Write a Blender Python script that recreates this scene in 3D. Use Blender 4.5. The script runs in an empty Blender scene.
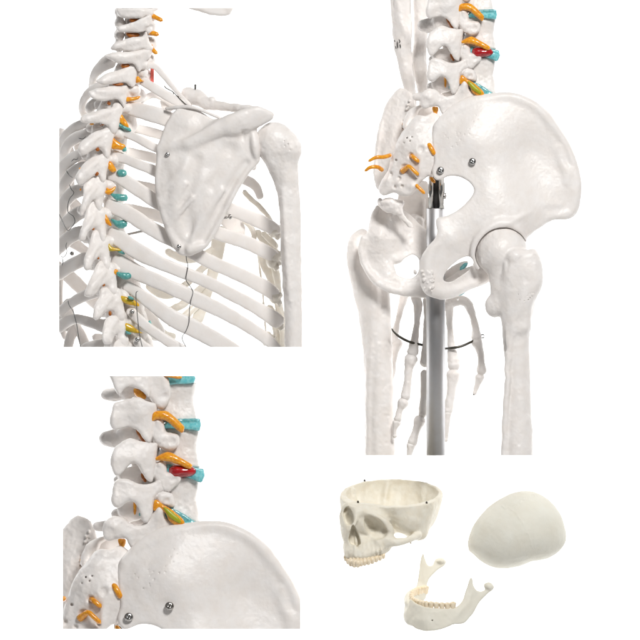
import bpy, bmesh, math, time
import numpy as np
from mathutils import Vector
C = bpy.context.scene.collection
S = 0.002                      # one picture pixel of the 640 px plate is 2 mm
ONLY = None
f32 = np.float32
T0 = time.time()

# ------------------------------------------------------------------ noise
_rs = np.random.RandomState(7)
_lat = _rs.rand(32, 32, 32).astype(f32)
def noise(P, scale, off=0.0):
    q = P / scale + off
    i = np.floor(q).astype(int); f = q - i
    f = f * f * (3 - 2 * f)
    i0 = i & 31; i1 = (i + 1) & 31
    r = 0
    for dx in (0, 1):
        for dy in (0, 1):
            for dz in (0, 1):
                a = (i1 if dx else i0)[:, 0]; b = (i1 if dy else i0)[:, 1]; c = (i1 if dz else i0)[:, 2]
                w = (f[:, 0] if dx else 1 - f[:, 0]) * (f[:, 1] if dy else 1 - f[:, 1]) * (f[:, 2] if dz else 1 - f[:, 2])
                r = r + w * _lat[a, b, c]
    return r * 2 - 1

# ------------------------------------------------------------------ 2D helpers
def smooth_poly(pts, n=4):
    p = np.array(pts, float); N = len(p); out = []
    for i in range(N):
        a, b, c, d = p[(i - 1) % N], p[i], p[(i + 1) % N], p[(i + 2) % N]
        for k in range(n):
            t = k / n
            out.append(0.5 * ((2 * b) + (c - a) * t + (2 * a - 5 * b + 4 * c - d) * t * t + (3 * b - a - 3 * c + d) * t ** 3))
    return np.array(out)
def spline(pts, n=6):
    p = np.array(pts, float)
    if len(p) < 2: return p
    p = np.vstack([2 * p[0] - p[1], p, 2 * p[-1] - p[-2]]); out = []
    for i in range(1, len(p) - 2):
        a, b, c, d = p[i - 1], p[i], p[i + 1], p[i + 2]
        for k in range(n):
            t = k / n
            out.append(0.5 * ((2 * b) + (c - a) * t + (2 * a - 5 * b + 4 * c - d) * t * t + (3 * b - a - 3 * c + d) * t ** 3))
    out.append(p[-2])
    return np.array(out)
def poly_sdf(poly, U, V):
    d = np.full(np.broadcast(U, V).shape, 1e9); s = np.zeros(d.shape, bool)
    N = len(poly)
    for i in range(N):
        ax, ay = poly[i]; bx, by = poly[(i + 1) % N]
        ex, ey = bx - ax, by - ay
        L = ex * ex + ey * ey
        if L < 1e-9: continue
        px, py = U - ax, V - ay
        t = np.clip((px * ex + py * ey) / L, 0, 1)
        d = np.minimum(d, (px - t * ex) ** 2 + (py - t * ey) ** 2)
        if abs(ey) > 1e-9:
            c = ((ay > V) != (by > V)) & (U < ex * (V - ay) / ey + ax)
            s ^= c
    d = np.sqrt(d)
    return np.where(s, -d, d).astype(f32)
def tps(pts):
    p = np.array(pts, float); n = len(p)
    if n < 3: return lambda U, V: U * 0 + V * 0 + p[:, 2].mean()
    def ker(r2): return 0.5 * r2 * np.log(r2 + 1e-9)
    r2 = (p[:, None, 0] - p[None, :, 0]) ** 2 + (p[:, None, 1] - p[None, :, 1]) ** 2
    A = np.zeros((n + 3, n + 3)); A[:n, :n] = ker(r2) + np.eye(n) * 1e-3
    A[:n, n] = 1; A[:n, n + 1:n + 3] = p[:, :2]; A[n, :n] = 1; A[n + 1:, :n] = p[:, :2].T
    x = np.linalg.solve(A, np.concatenate([p[:, 2], [0, 0, 0]]))
    def f(U, V):
        r = x[n] + x[n + 1] * U + x[n + 2] * V
        for i in range(n):
            r = r + x[i] * ker((U - p[i, 0]) ** 2 + (V - p[i, 1]) ** 2)
        return r.astype(f32)
    return f

# ------------------------------------------------------------------ implicit volume (u right, v down, w away)
class Vol:
    def __init__(s, lo, hi, h=0.8):
        s.lo = np.array(lo, float) - 3 * h; s.h = h
        n = np.ceil((np.array(hi, float) + 3 * h - s.lo) / h).astype(int) + 1
        s.n = n
        s.ax = [(s.lo[i] + h * np.arange(n[i])).astype(f32) for i in range(3)]
        s.D = np.full(tuple(n), 50.0, f32)
    def _sl(s, lo, hi):
        sl = []
        for i in range(3):
            a = int(np.clip(math.floor((lo[i] - s.lo[i]) / s.h), 0, s.n[i] - 1)); b = int(np.clip(math.ceil((hi[i] - s.lo[i]) / s.h) + 1, a + 1, s.n[i]))
            sl.append(slice(a, b))
        U = s.ax[0][sl[0]][:, None, None]; V = s.ax[1][sl[1]][None, :, None]; W = s.ax[2][sl[2]][None, None, :]
        return tuple(sl), U, V, W
    def _apply(s, sl, d, k, op):
        a = s.D[sl]
        if op == 'sub': d = -d
        if op == 'add':
            if k > 0:
                h = np.clip(0.5 + 0.5 * (a - d) / k, 0, 1); s.D[sl] = a + (d - a) * h - k * h * (1 - h)
            else: s.D[sl] = np.minimum(a, d)
        else:
            if k > 0:
                h = np.clip(0.5 - 0.5 * (a - d) / k, 0, 1); s.D[sl] = a + (d - a) * h + k * h * (1 - h)
            else: s.D[sl] = np.maximum(a, d)
        return s
    def tube(s, pts, k=3, op='add', ws=1.0, n=4, sm=True):
        p = spline(pts, n) if (sm and len(pts) > 2) else np.array(pts, float)
        m = k + 3 + p[:, 3].max()
        for a, b in zip(p[:-1], p[1:]): pass
        lo = p[:, :3].min(0) - [m, m, m / ws + 2]; hi = p[:, :3].max(0) + [m, m, m / ws + 2]
        sl, U, V, W = s._sl(lo, hi)
        d = np.full((U.shape[0], V.shape[1], W.shape[2]), 50.0, f32)
        for a, b in zip(p[:-1], p[1:]):
            lo = np.minimum(a, b)[:3] - [m, m, m / ws + 2]; hi = np.maximum(a, b)[:3] + [m, m, m / ws + 2]
            s2, U2, V2, W2 = s._sl(lo, hi)
            loc = tuple(slice(max(x.start - y.start, 0), x.stop - y.start) for x, y in zip(s2, sl))
            e = (b - a)[:3] * [1, 1, ws]; L = float(e @ e) + 1e-9
            pu, pv, pw = U2 - f32(a[0]), V2 - f32(a[1]), (W2 - f32(a[2])) * f32(ws)
            t = np.clip((pu * f32(e[0]) + pv * f32(e[1]) + pw * f32(e[2])) / f32(L), 0, 1)
            dd = np.sqrt((pu - t * f32(e[0])) ** 2 + (pv - t * f32(e[1])) ** 2 + (pw - t * f32(e[2])) ** 2) - (f32(a[3]) + t * f32(b[3] - a[3]))
            d[loc] = np.minimum(d[loc], dd)
        return s._apply(sl, d, k, op)
    def ell(s, c, r, ang=0, k=3, op='add', tilt=0):
        R = max(r) + k + 2
        sl, U, V, W = s._sl([x - R for x in c], [x + R for x in c])
        a = math.radians(ang); ca, sa = math.cos(a), math.sin(a)
        x = U - c[0]; y = V - c[1]; z = W - c[2]
        x, y = x * ca + y * sa, -x * sa + y * ca
        if tilt:
            t = math.radians(tilt); x, z = x * math.cos(t) + z * math.sin(t), -x * math.sin(t) + z * math.cos(t)
        k0 = np.sqrt((x / r[0]) ** 2 + (y / r[1]) ** 2 + (z / r[2]) ** 2)
        k1 = np.sqrt((x / r[0] ** 2) ** 2 + (y / r[1] ** 2) ** 2 + (z / r[2] ** 2) ** 2) + 1e-6
        return s._apply(sl, (k0 * (k0 - 1) / k1).astype(f32), k, op)
    def plate(s, poly, mid, t, r=1.5, k=3, op='add', bumps=(), n=4):
        P = smooth_poly(poly, n) if n > 1 else np.array(poly, float)
        sl, U, V, W = s._sl(list(P.min(0) - 4 - k) + [s.lo[2]], list(P.max(0) + 4 + k) + [s.ax[2][-1]])
        U2, V2 = U[:, :, 0], V[:, :, 0]
        d2 = poly_sdf(P, U2, V2)
        m = mid(U2, V2) if callable(mid) else np.full(d2.shape, mid, f32)
        tt = t(U2, V2, d2) if callable(t) else np.full(d2.shape, t, f32)
        bf = np.zeros(d2.shape, f32)
        for (bu, bv, su, sv, an, hh) in bumps:
            a = math.radians(an); x = (U2 - bu) * math.cos(a) + (V2 - bv) * math.sin(a); y = -(U2 - bu) * math.sin(a) + (V2 - bv) * math.cos(a)
            bf = bf + hh * np.exp(-(x / su) ** 2 - (y / sv) ** 2)
        z = W - m[:, :, None]
        a = np.maximum(z - tt[:, :, None], -z - (tt + bf)[:, :, None])
        q1 = d2[:, :, None] + r; q2 = a + r
        d = np.minimum(np.maximum(q1, q2), 0) + np.sqrt(np.maximum(q1, 0) ** 2 + np.maximum(q2, 0) ** 2) - r
        return s._apply(sl, d.astype(f32), k, op)
    def puff(s, poly, mid, T, k=2, op='add', n=4, back=1.0, bumps=()):
        """an outline blown up to a rounded body, T half thickness at its fattest"""
        P = smooth_poly(poly, n) if n > 1 else np.array(poly, float)
        sl, U, V, W = s._sl(list(P.min(0) - 4 - k) + [s.lo[2]], list(P.max(0) + 4 + k) + [s.ax[2][-1]])
        U2, V2 = U[:, :, 0], V[:, :, 0]
        d2 = poly_sdf(P, U2, V2); ins = d2 < 0
        h = np.where(ins, -d2, 0).astype(f32)
        it = int(min(1500, 6 * max(d2.shape)))
        hp = np.pad(h, 1)
        src = f32(0.25 * 4.0 / max(8, (-d2.min() / s.h) ** 2)) * f32(max(-d2.min(), 1))
        insf = ins.astype(f32)
        for _ in range(it):
            hp[1:-1, 1:-1] = (0.25 * (hp[:-2, 1:-1] + hp[2:, 1:-1] + hp[1:-1, :-2] + hp[1:-1, 2:]) + src) * insf
        h = hp[1:-1, 1:-1]; t = T * np.sqrt(h / max(h.max(), 1e-6))
        m = mid(U2, V2) if callable(mid) else np.full(d2.shape, mid, f32)
        bf = np.zeros(d2.shape, f32)
        for (bu, bv, su, sv, an, hh) in bumps:
            a = math.radians(an); x = (U2 - bu) * math.cos(a) + (V2 - bv) * math.sin(a); y = -(U2 - bu) * math.sin(a) + (V2 - bv) * math.cos(a)
            bf = bf + hh * np.exp(-(x / su) ** 2 - (y / sv) ** 2)
        gu, gv = np.gradient(t, s.h); g = np.sqrt(1 + np.minimum(gu ** 2 + gv ** 2, 9))
        z = W - m[:, :, None]
        a = np.maximum(z - (t * back)[:, :, None], -z - (t + bf * (t > 0.5))[:, :, None]) / g[:, :, None]
        d = np.maximum(a, d2[:, :, None] * 0.9)
        return s._apply(sl, d.astype(f32), k, op)
    def half(s, p, nrm, k=0, op='sub'):
        """cut away everything on the side nrm points to"""
        n = np.array(nrm, float); n /= np.linalg.norm(n)
        U = s.ax[0][:, None, None]; V = s.ax[1][None, :, None]; W = s.ax[2][None, None, :]
        d = ((U - p[0]) * n[0] + (V - p[1]) * n[1] + (W - p[2]) * n[2]).astype(f32)
        s.D = np.maximum(s.D, d)
        return s
    def mesh(s, smooth=1, amp=((0.35, 7.0), (0.16, 2.6)), seed=0.0):
        D = s.D; D[0] = D[-1] = 5; D[:, 0] = D[:, -1] = 5; D[:, :, 0] = D[:, :, -1] = 5
        ins = D < 0; c = np.zeros(tuple(np.array(D.shape) - 1), np.int8)
        for a in (0, 1):
            for b in (0, 1):
                for e in (0, 1):
                    c += ins[a:D.shape[0] - 1 + a, b:D.shape[1] - 1 + b, e:D.shape[2] - 1 + e]
        act = (c > 0) & (c < 8)
        I = np.argwhere(act); idx = np.full(c.shape, -1, np.int32); idx[act] = np.arange(len(I))
        acc = np.zeros((len(I), 3)); cnt = np.zeros(len(I))
        cv = {}
        for a in (0, 1):
            for b in (0, 1):
                for e in (0, 1): cv[a, b, e] = D[I[:, 0] + a, I[:, 1] + b, I[:, 2] + e]
        for q in list(cv):
            for ax in range(3):
                if q[ax]: continue
                q2 = list(q); q2[ax] = 1; va, vb = cv[q], cv[tuple(q2)]
                mk = (va < 0) != (vb < 0); t = np.where(mk, va / np.where(va == vb, 1, va - vb), 0)
                pos = np.tile(np.array(q, float), (len(I), 1)); pos[:, ax] += t
                acc += pos * mk[:, None]; cnt += mk
        P = (I + acc / np.maximum(cnt, 1)[:, None]) * s.h + s.lo
        F = []
        for ax in range(3):
            b, e = (ax + 1) % 3, (ax + 2) % 3
            sl0 = [slice(None)] * 3; sl1 = [slice(None)] * 3; sl0[ax] = slice(0, -1); sl1[ax] = slice(1, None)
            E = np.argwhere(ins[tuple(sl0)] != ins[tuple(sl1)])
            if not len(E): continue
            E = E[(E[:, b] > 0) & (E[:, e] > 0) & (E[:, b] < D.shape[b] - 1) & (E[:, e] < D.shape[e] - 1)]
            fl = ins[E[:, 0], E[:, 1], E[:, 2]]
            def cell(db, de):
                q = E.copy(); q[:, b] += db; q[:, e] += de
                return idx[q[:, 0], q[:, 1], q[:, 2]]
            Q = np.stack([cell(-1, -1), cell(0, -1), cell(0, 0), cell(-1, 0)], 1)
            Q[~fl] = Q[~fl][:, ::-1]
            F.append(Q)
        F = np.vstack(F)
        for _ in range(smooth):
            ed = np.vstack([F[:, [0, 1]], F[:, [1, 2]], F[:, [2, 3]], F[:, [3, 0]]])
            sm = np.zeros_like(P); ct = np.bincount(ed[:, 0], minlength=len(P)) .astype(float)
            for j in range(3): sm[:, j] = np.bincount(ed[:, 0], P[ed[:, 1], j], minlength=len(P))
            P = P * 0.4 + 0.6 * sm / np.maximum(ct, 1)[:, None]
        if amp:
            N = normals(P, F)
            for a, sc in amp:
                P = P + N * (a * noise(P + 100, sc, seed)[:, None])
        return P, F
def normals(P, F):
    n = np.cross(P[F[:, 2]] - P[F[:, 0]], P[F[:, 3]] - P[F[:, 1]])
    N = np.zeros_like(P)
    for j in range(4):
        for k in range(3): N[:, k] += np.bincount(F[:, j], n[:, k], minlength=len(P))
    return N / (np.linalg.norm(N, axis=1)[:, None] + 1e-9)

# ------------------------------------------------------------------ swept band (ribs, wires, nerves)
def sweep(pts, thick, m=14, n=6, pw=2.4, amp=None, seed=0.0, twist=0.0):
    """pts (u,v,w,half height); thick half thickness; closed rounded ends"""
    p = spline(pts, n) if len(pts) > 2 else np.array(pts, float)
    # denser resample along length
    c = p[:, :3]; L = np.concatenate([[0], np.cumsum(np.linalg.norm(np.diff(c, axis=0), axis=1))])
    k = max(6, int(L[-1] / 1.6)); t = np.linspace(0, L[-1], k)
    c = np.stack([np.interp(t, L, c[:, i]) for i in range(3)], 1); hh = np.interp(t, L, p[:, 3])
    T = np.gradient(c, axis=0); T /= np.linalg.norm(T, axis=1)[:, None] + 1e-9
    vw = np.array([math.sin(twist), 0, math.cos(twist)])
    A = np.cross(T, vw); la = np.linalg.norm(A, axis=1)
    for i in range(k):
        if la[i] < 0.15: A[i] = A[i - 1] if i else [0, 1, 0]
    A /= np.linalg.norm(A, axis=1)[:, None] + 1e-9
    B = np.cross(T, A)
    rd = min(1.0, 1.0)
    e = np.minimum(t, L[-1] - t); ro = max(min(hh[0], hh[-1]), 0.6)
    sc = np.sqrt(np.clip(1 - (1 - np.clip(e / ro, 0, 1)) ** 2, 0.02, 1))
    th = np.broadcast_to(np.interp(t, np.linspace(0, L[-1], len(thick)), thick) if hasattr(thick, '__len__') else thick, (k,))
    an = np.arange(m) * 2 * math.pi / m
    ca = np.sign(np.cos(an)) * np.abs(np.cos(an)) ** (2 / pw); sa = np.sign(np.sin(an)) * np.abs(np.sin(an)) ** (2 / pw)
    P = c[:, None] + A[:, None] * (ca[None, :, None] * (hh * sc)[:, None, None]) + B[:, None] * (sa[None, :, None] * (th * sc)[:, None, None])
    P = P.reshape(-1, 3)
    if amp:
        Nn = P - np.repeat(c, m, 0); Nn /= np.linalg.norm(Nn, axis=1)[:, None] + 1e-9
        for a, s_ in amp: P = P + Nn * (a * noise(P + 100, s_, seed)[:, None])
    i = np.arange(k - 1)[:, None] * m; j = np.arange(m)[None, :]; j2 = (j + 1) % m
    F = np.stack([i + j, i + j2, i + m + j2, i + m + j], 2).reshape(-1, 4)
    P = np.vstack([P, c[:1], c[-1:]]); a, b = len(P) - 2, len(P) - 1
    caps = [[a, (q + 1) % m, q, a] for q in range(m)] + [[b, (k - 1) * m + q, (k - 1) * m + (q + 1) % m, b] for q in range(m)]
    # orientation test: B x A order
    F = np.vstack([F, np.array(caps)])
    d = np.cross(P[F[0, 1]] - P[F[0, 0]], P[F[0, 3]] - P[F[0, 0]]) @ (P[F[0, 0]] - c[0])
    if d < 0: F = F[:, ::-1]
    return P, F

# ------------------------------------------------------------------ to Blender
def merge(*PF):
    Ps, Fs, o = [], [], 0
    for P, F in PF: Ps.append(P); Fs.append(F + o); o += len(P)
    return np.vstack(Ps), np.vstack(Fs)
def to_obj(name, PF, mat, parent=None, clip=None, xf=None, label=None):
    P, F = PF
    if xf is not None: P = xf(P)
    if clip:
        if P[:, 0].max() < clip[0] or P[:, 0].min() > clip[2] or P[:, 1].max() < clip[1] or P[:, 1].min() > clip[3]: return None
    X = np.stack([(P[:, 0] - 320) * S, P[:, 2] * S, (320 - P[:, 1]) * S], 1)
    me = bpy.data.meshes.new(name)
    tri = F[:, 0] == F[:, 3]
    if tri.any():
        fl = [list(map(int, f[:3])) if f[0] == f[3] else list(map(int, f)) for f in F]
        # degenerate cap fans where the first index repeats
        me.from_pydata(X.tolist(), [], fl)
    else:
        me.vertices.add(len(X)); me.vertices.foreach_set('co', X.astype(f32).ravel())
        me.loops.add(len(F) * 4); me.loops.foreach_set('vertex_index', F.astype(np.int32).ravel())
        me.polygons.add(len(F)); me.polygons.foreach_set('loop_start', np.arange(len(F), dtype=np.int32) * 4)
        try: me.polygons.foreach_set('loop_total', np.full(len(F), 4, np.int32))
        except Exception: pass
        me.update(calc_edges=True)
    me.polygons.foreach_set('use_smooth', np.ones(len(me.polygons), bool))
    if clip:
        u0, v0, u1, v1 = clip; pl = []
        if P[:, 0].min() < u0: pl.append((((u0 - 320) * S, 0, 0), (-1, 0, 0)))
        if P[:, 0].max() > u1: pl.append((((u1 - 320) * S, 0, 0), (1, 0, 0)))
        if P[:, 1].min() < v0: pl.append(((0, 0, (320 - v0) * S), (0, 0, 1)))
        if P[:, 1].max() > v1: pl.append(((0, 0, (320 - v1) * S), (0, 0, -1)))
        if pl:
            bm = bmesh.new(); bm.from_mesh(me)
            for co, no in pl:
                r = bmesh.ops.bisect_plane(bm, geom=bm.verts[:] + bm.edges[:] + bm.faces[:], plane_co=co, plane_no=no, clear_outer=True, dist=1e-7)
                ed = [g for g in r['geom_cut'] if isinstance(g, bmesh.types.BMEdge)]
                if ed:
                    try:
                        rr = bmesh.ops.triangle_fill(bm, use_beauty=False, edges=ed, normal=no)
                        for g in rr['geom']:
                            if isinstance(g, bmesh.types.BMFace): g.smooth = False
                        for e in ed:
                            if e.is_valid: e.smooth = False
                    except Exception: pass
            bm.to_mesh(me); bm.free()
            if not len(me.polygons): return None
    me.validate(); me.materials.append(mat)
    o = bpy.data.objects.new(name, me); C.objects.link(o)
    if parent is not None:
        o.parent = parent
        pw = Vector(parent.location)       # an Empty stands at its place, a mesh part sits at the origin
        # meshes are written in scene coordinates; hang them so that they stay there
        o.matrix_parent_inverse.translation = -pw
    if label: o['label'] = label
    return o
def thing(name, label, cat, loc, group=None):
    o = bpy.data.objects.new(name, None); C.objects.link(o); o.empty_display_size = 0.02
    o.location = ((loc[0] - 320) * S, loc[2] * S, (320 - loc[1]) * S)
    o['label'] = label; o['category'] = cat
    if group: o['group'] = group
    return o

# ------------------------------------------------------------------ materials
def mat(name, col, rough=0.4, var=0.04, bump=0.25, bscale=700, metallic=0, trans=0, spec=0.5, sss=0, vscale=60, col2=None, coat=0):
    m = bpy.data.materials.new(name); m.use_nodes = True; nt = m.node_tree; b = nt.nodes['Principled BSDF']
    tc = nt.nodes.new('ShaderNodeTexCoord')
    nz = nt.nodes.new('ShaderNodeTexNoise'); nz.inputs['Scale'].default_value = vscale; nz.inputs['Detail'].default_value = 5
    nt.links.new(tc.outputs['Object'], nz.inputs['Vector'])
    rp = nt.nodes.new('ShaderNodeValToRGB'); rp.color_ramp.elements[0].position = 0.3; rp.color_ramp.elements[1].position = 0.7
    c2 = col2 or tuple(max(0, c - var * (1 + 0.5 * i)) for i, c in enumerate(col))
    rp.color_ramp.elements[0].color = (*c2, 1); rp.color_ramp.elements[1].color = (*col, 1)
    nt.links.new(nz.outputs['Fac'], rp.inputs['Fac']); nt.links.new(rp.outputs['Color'], b.inputs['Base Color'])
    b.inputs['Roughness'].default_value = rough; b.inputs['Metallic'].default_value = metallic
    b.inputs['Transmission Weight'].default_value = trans; b.inputs['Specular IOR Level'].default_value = spec
    b.inputs['Coat Weight'].default_value = coat; b.inputs['Coat Roughness'].default_value = 0.15
    if sss:
        b.inputs['Subsurface Weight'].default_value = sss; b.inputs['Subsurface Radius'].default_value = (1, .8, .6); b.inputs['Subsurface Scale'].default_value = 0.006
    if bump:
        n2 = nt.nodes.new('ShaderNodeTexNoise'); n2.inputs['Scale'].default_value = bscale; n2.inputs['Detail'].default_value = 4
        nt.links.new(tc.outputs['Object'], n2.inputs['Vector'])
        n3 = nt.nodes.new('ShaderNodeTexNoise'); n3.inputs['Scale'].default_value = bscale / 3.5; n3.inputs['Detail'].default_value = 6
        nt.links.new(tc.outputs['Object'], n3.inputs['Vector'])
        ad = nt.nodes.new('ShaderNodeMath'); ad.operation = 'MULTIPLY_ADD'; ad.inputs[1].default_value = 1.6
        nt.links.new(n3.outputs['Fac'], ad.inputs[0]); nt.links.new(n2.outputs['Fac'], ad.inputs[2])
        bp = nt.nodes.new('ShaderNodeBump'); bp.inputs['Strength'].default_value = bump; bp.inputs['Distance'].default_value = 0.0012
        nt.links.new(ad.outputs[0], bp.inputs['Height']); nt.links.new(bp.outputs['Normal'], b.inputs['Normal'])
    return m
BONE = mat('bone_plastic', (0.79, 0.758, 0.735), 0.38, 0.03, 0.22, 620, vscale=45, sss=0, spec=0.34)
SKULLM = mat('skull_plastic', (0.775, 0.74, 0.645), 0.5, 0.05, 0.2, 600, vscale=60, spec=0.3)
CAPM = mat('skullcap_plastic', (0.76, 0.745, 0.665), 0.6, 0.03, 0.32, 500, vscale=30, spec=0.2)
JAWM = mat('jaw_plastic', (0.725, 0.70, 0.615), 0.55, 0.02, 0.12, 500, vscale=30, spec=0.25)
TOOTH = mat('tooth_plastic', (0.83, 0.73, 0.57), 0.3, 0.07, 0, vscale=150)
CART = mat('cartilage_plastic', (0.84, 0.805, 0.735), 0.25, 0.05, 0.15, 400, trans=0.08, vscale=80)
NERVE = mat('nerve_orange', (0.88, 0.42, 0.015), 0.3, 0.2, 0.25, 400, vscale=220, col2=(0.66, 0.20, 0.006), coat=0.4)
NERVEY = mat('nerve_amber', (0.80, 0.42, 0.02), 0.3, 0.2, 0.15, 500, vscale=110, col2=(0.38, 0.33, 0.02), coat=0.4)
DISC = mat('disc_teal', (0.33, 0.72, 0.74), 0.22, 0.06, 0.35, 300, trans=0.4, vscale=220, col2=(0.10, 0.50, 0.55), coat=0.5)
TEAL = mat('disc_green', (0.16, 0.50, 0.46), 0.25, 0.06, 0.35, 300, trans=0.2, vscale=220, col2=(0.06, 0.30, 0.29), coat=0.4)
RED = mat('disc_red', (0.50, 0.008, 0.012), 0.22, 0.03, 0.1, 400, coat=0.6, col2=(0.3, 0.005, 0.01))
ARTERY = mat('artery_red', (0.85, 0.20, 0.18), 0.35, 0.05, 0)
STEEL = mat('screw_steel', (0.42, 0.42, 0.42), 0.22, 0.05, 0, metallic=1)
THREAD = mat('wire_grey', (0.22, 0.22, 0.22), 0.35, 0.15, 0, metallic=0.7, vscale=900, col2=(0.05, 0.05, 0.05))
DARK = mat('wire_dark', (0.07, 0.07, 0.065), 0.35, 0.02, 0, metallic=0.6)
CHROME = mat('pole_chrome', (0.5, 0.5, 0.49), 0.16, 0.02, 0, metallic=1)
ALU = mat('pole_aluminium', (0.44, 0.44, 0.45), 0.5, 0.02, 0, metallic=1)
BLACK = mat('black_slot', (0.02, 0.02, 0.02), 0.4, 0.005, 0)
SHADOWN = mat('nerve_shaded', (0.42, 0.13, 0.008), 0.4, 0.1, 0.1, vscale=200, col2=(0.25, 0.06, 0.004))  # darker copy of the nerve orange, shade of the gaps put into the colour

# ------------------------------------------------------------------ small hardware
def screw(c, r, name, parent, clip=None, xf=None, depth=3.0):
    """cross-headed screw facing the viewer: domed rim, recessed cross"""
    h = r / 9
    V = Vol([c[0] - r - 1, c[1] - r - 1, c[2] - r], [c[0] + r + 1, c[1] + r + 1, c[2] + depth + 1], h)
    V.ell((c[0], c[1], c[2]), (r, r, r * 0.62), k=0)
    V.tube([(c[0], c[1], c[2], r * 0.6), (c[0], c[1], c[2] + depth, r * 0.6)], k=0.2, sm=False)
    for a in (25, 115):
        q = math.radians(a); dx, dy = math.cos(q) * r * 0.5, math.sin(q) * r * 0.5
        V.tube([(c[0] - dx, c[1] - dy, c[2] - r * 0.62, r * 0.17), (c[0] + dx, c[1] + dy, c[2] - r * 0.62, r * 0.17)], k=0.1, op='sub', sm=False)
    return to_obj(name, V.mesh(1, None), STEEL, parent, clip, xf)
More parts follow.
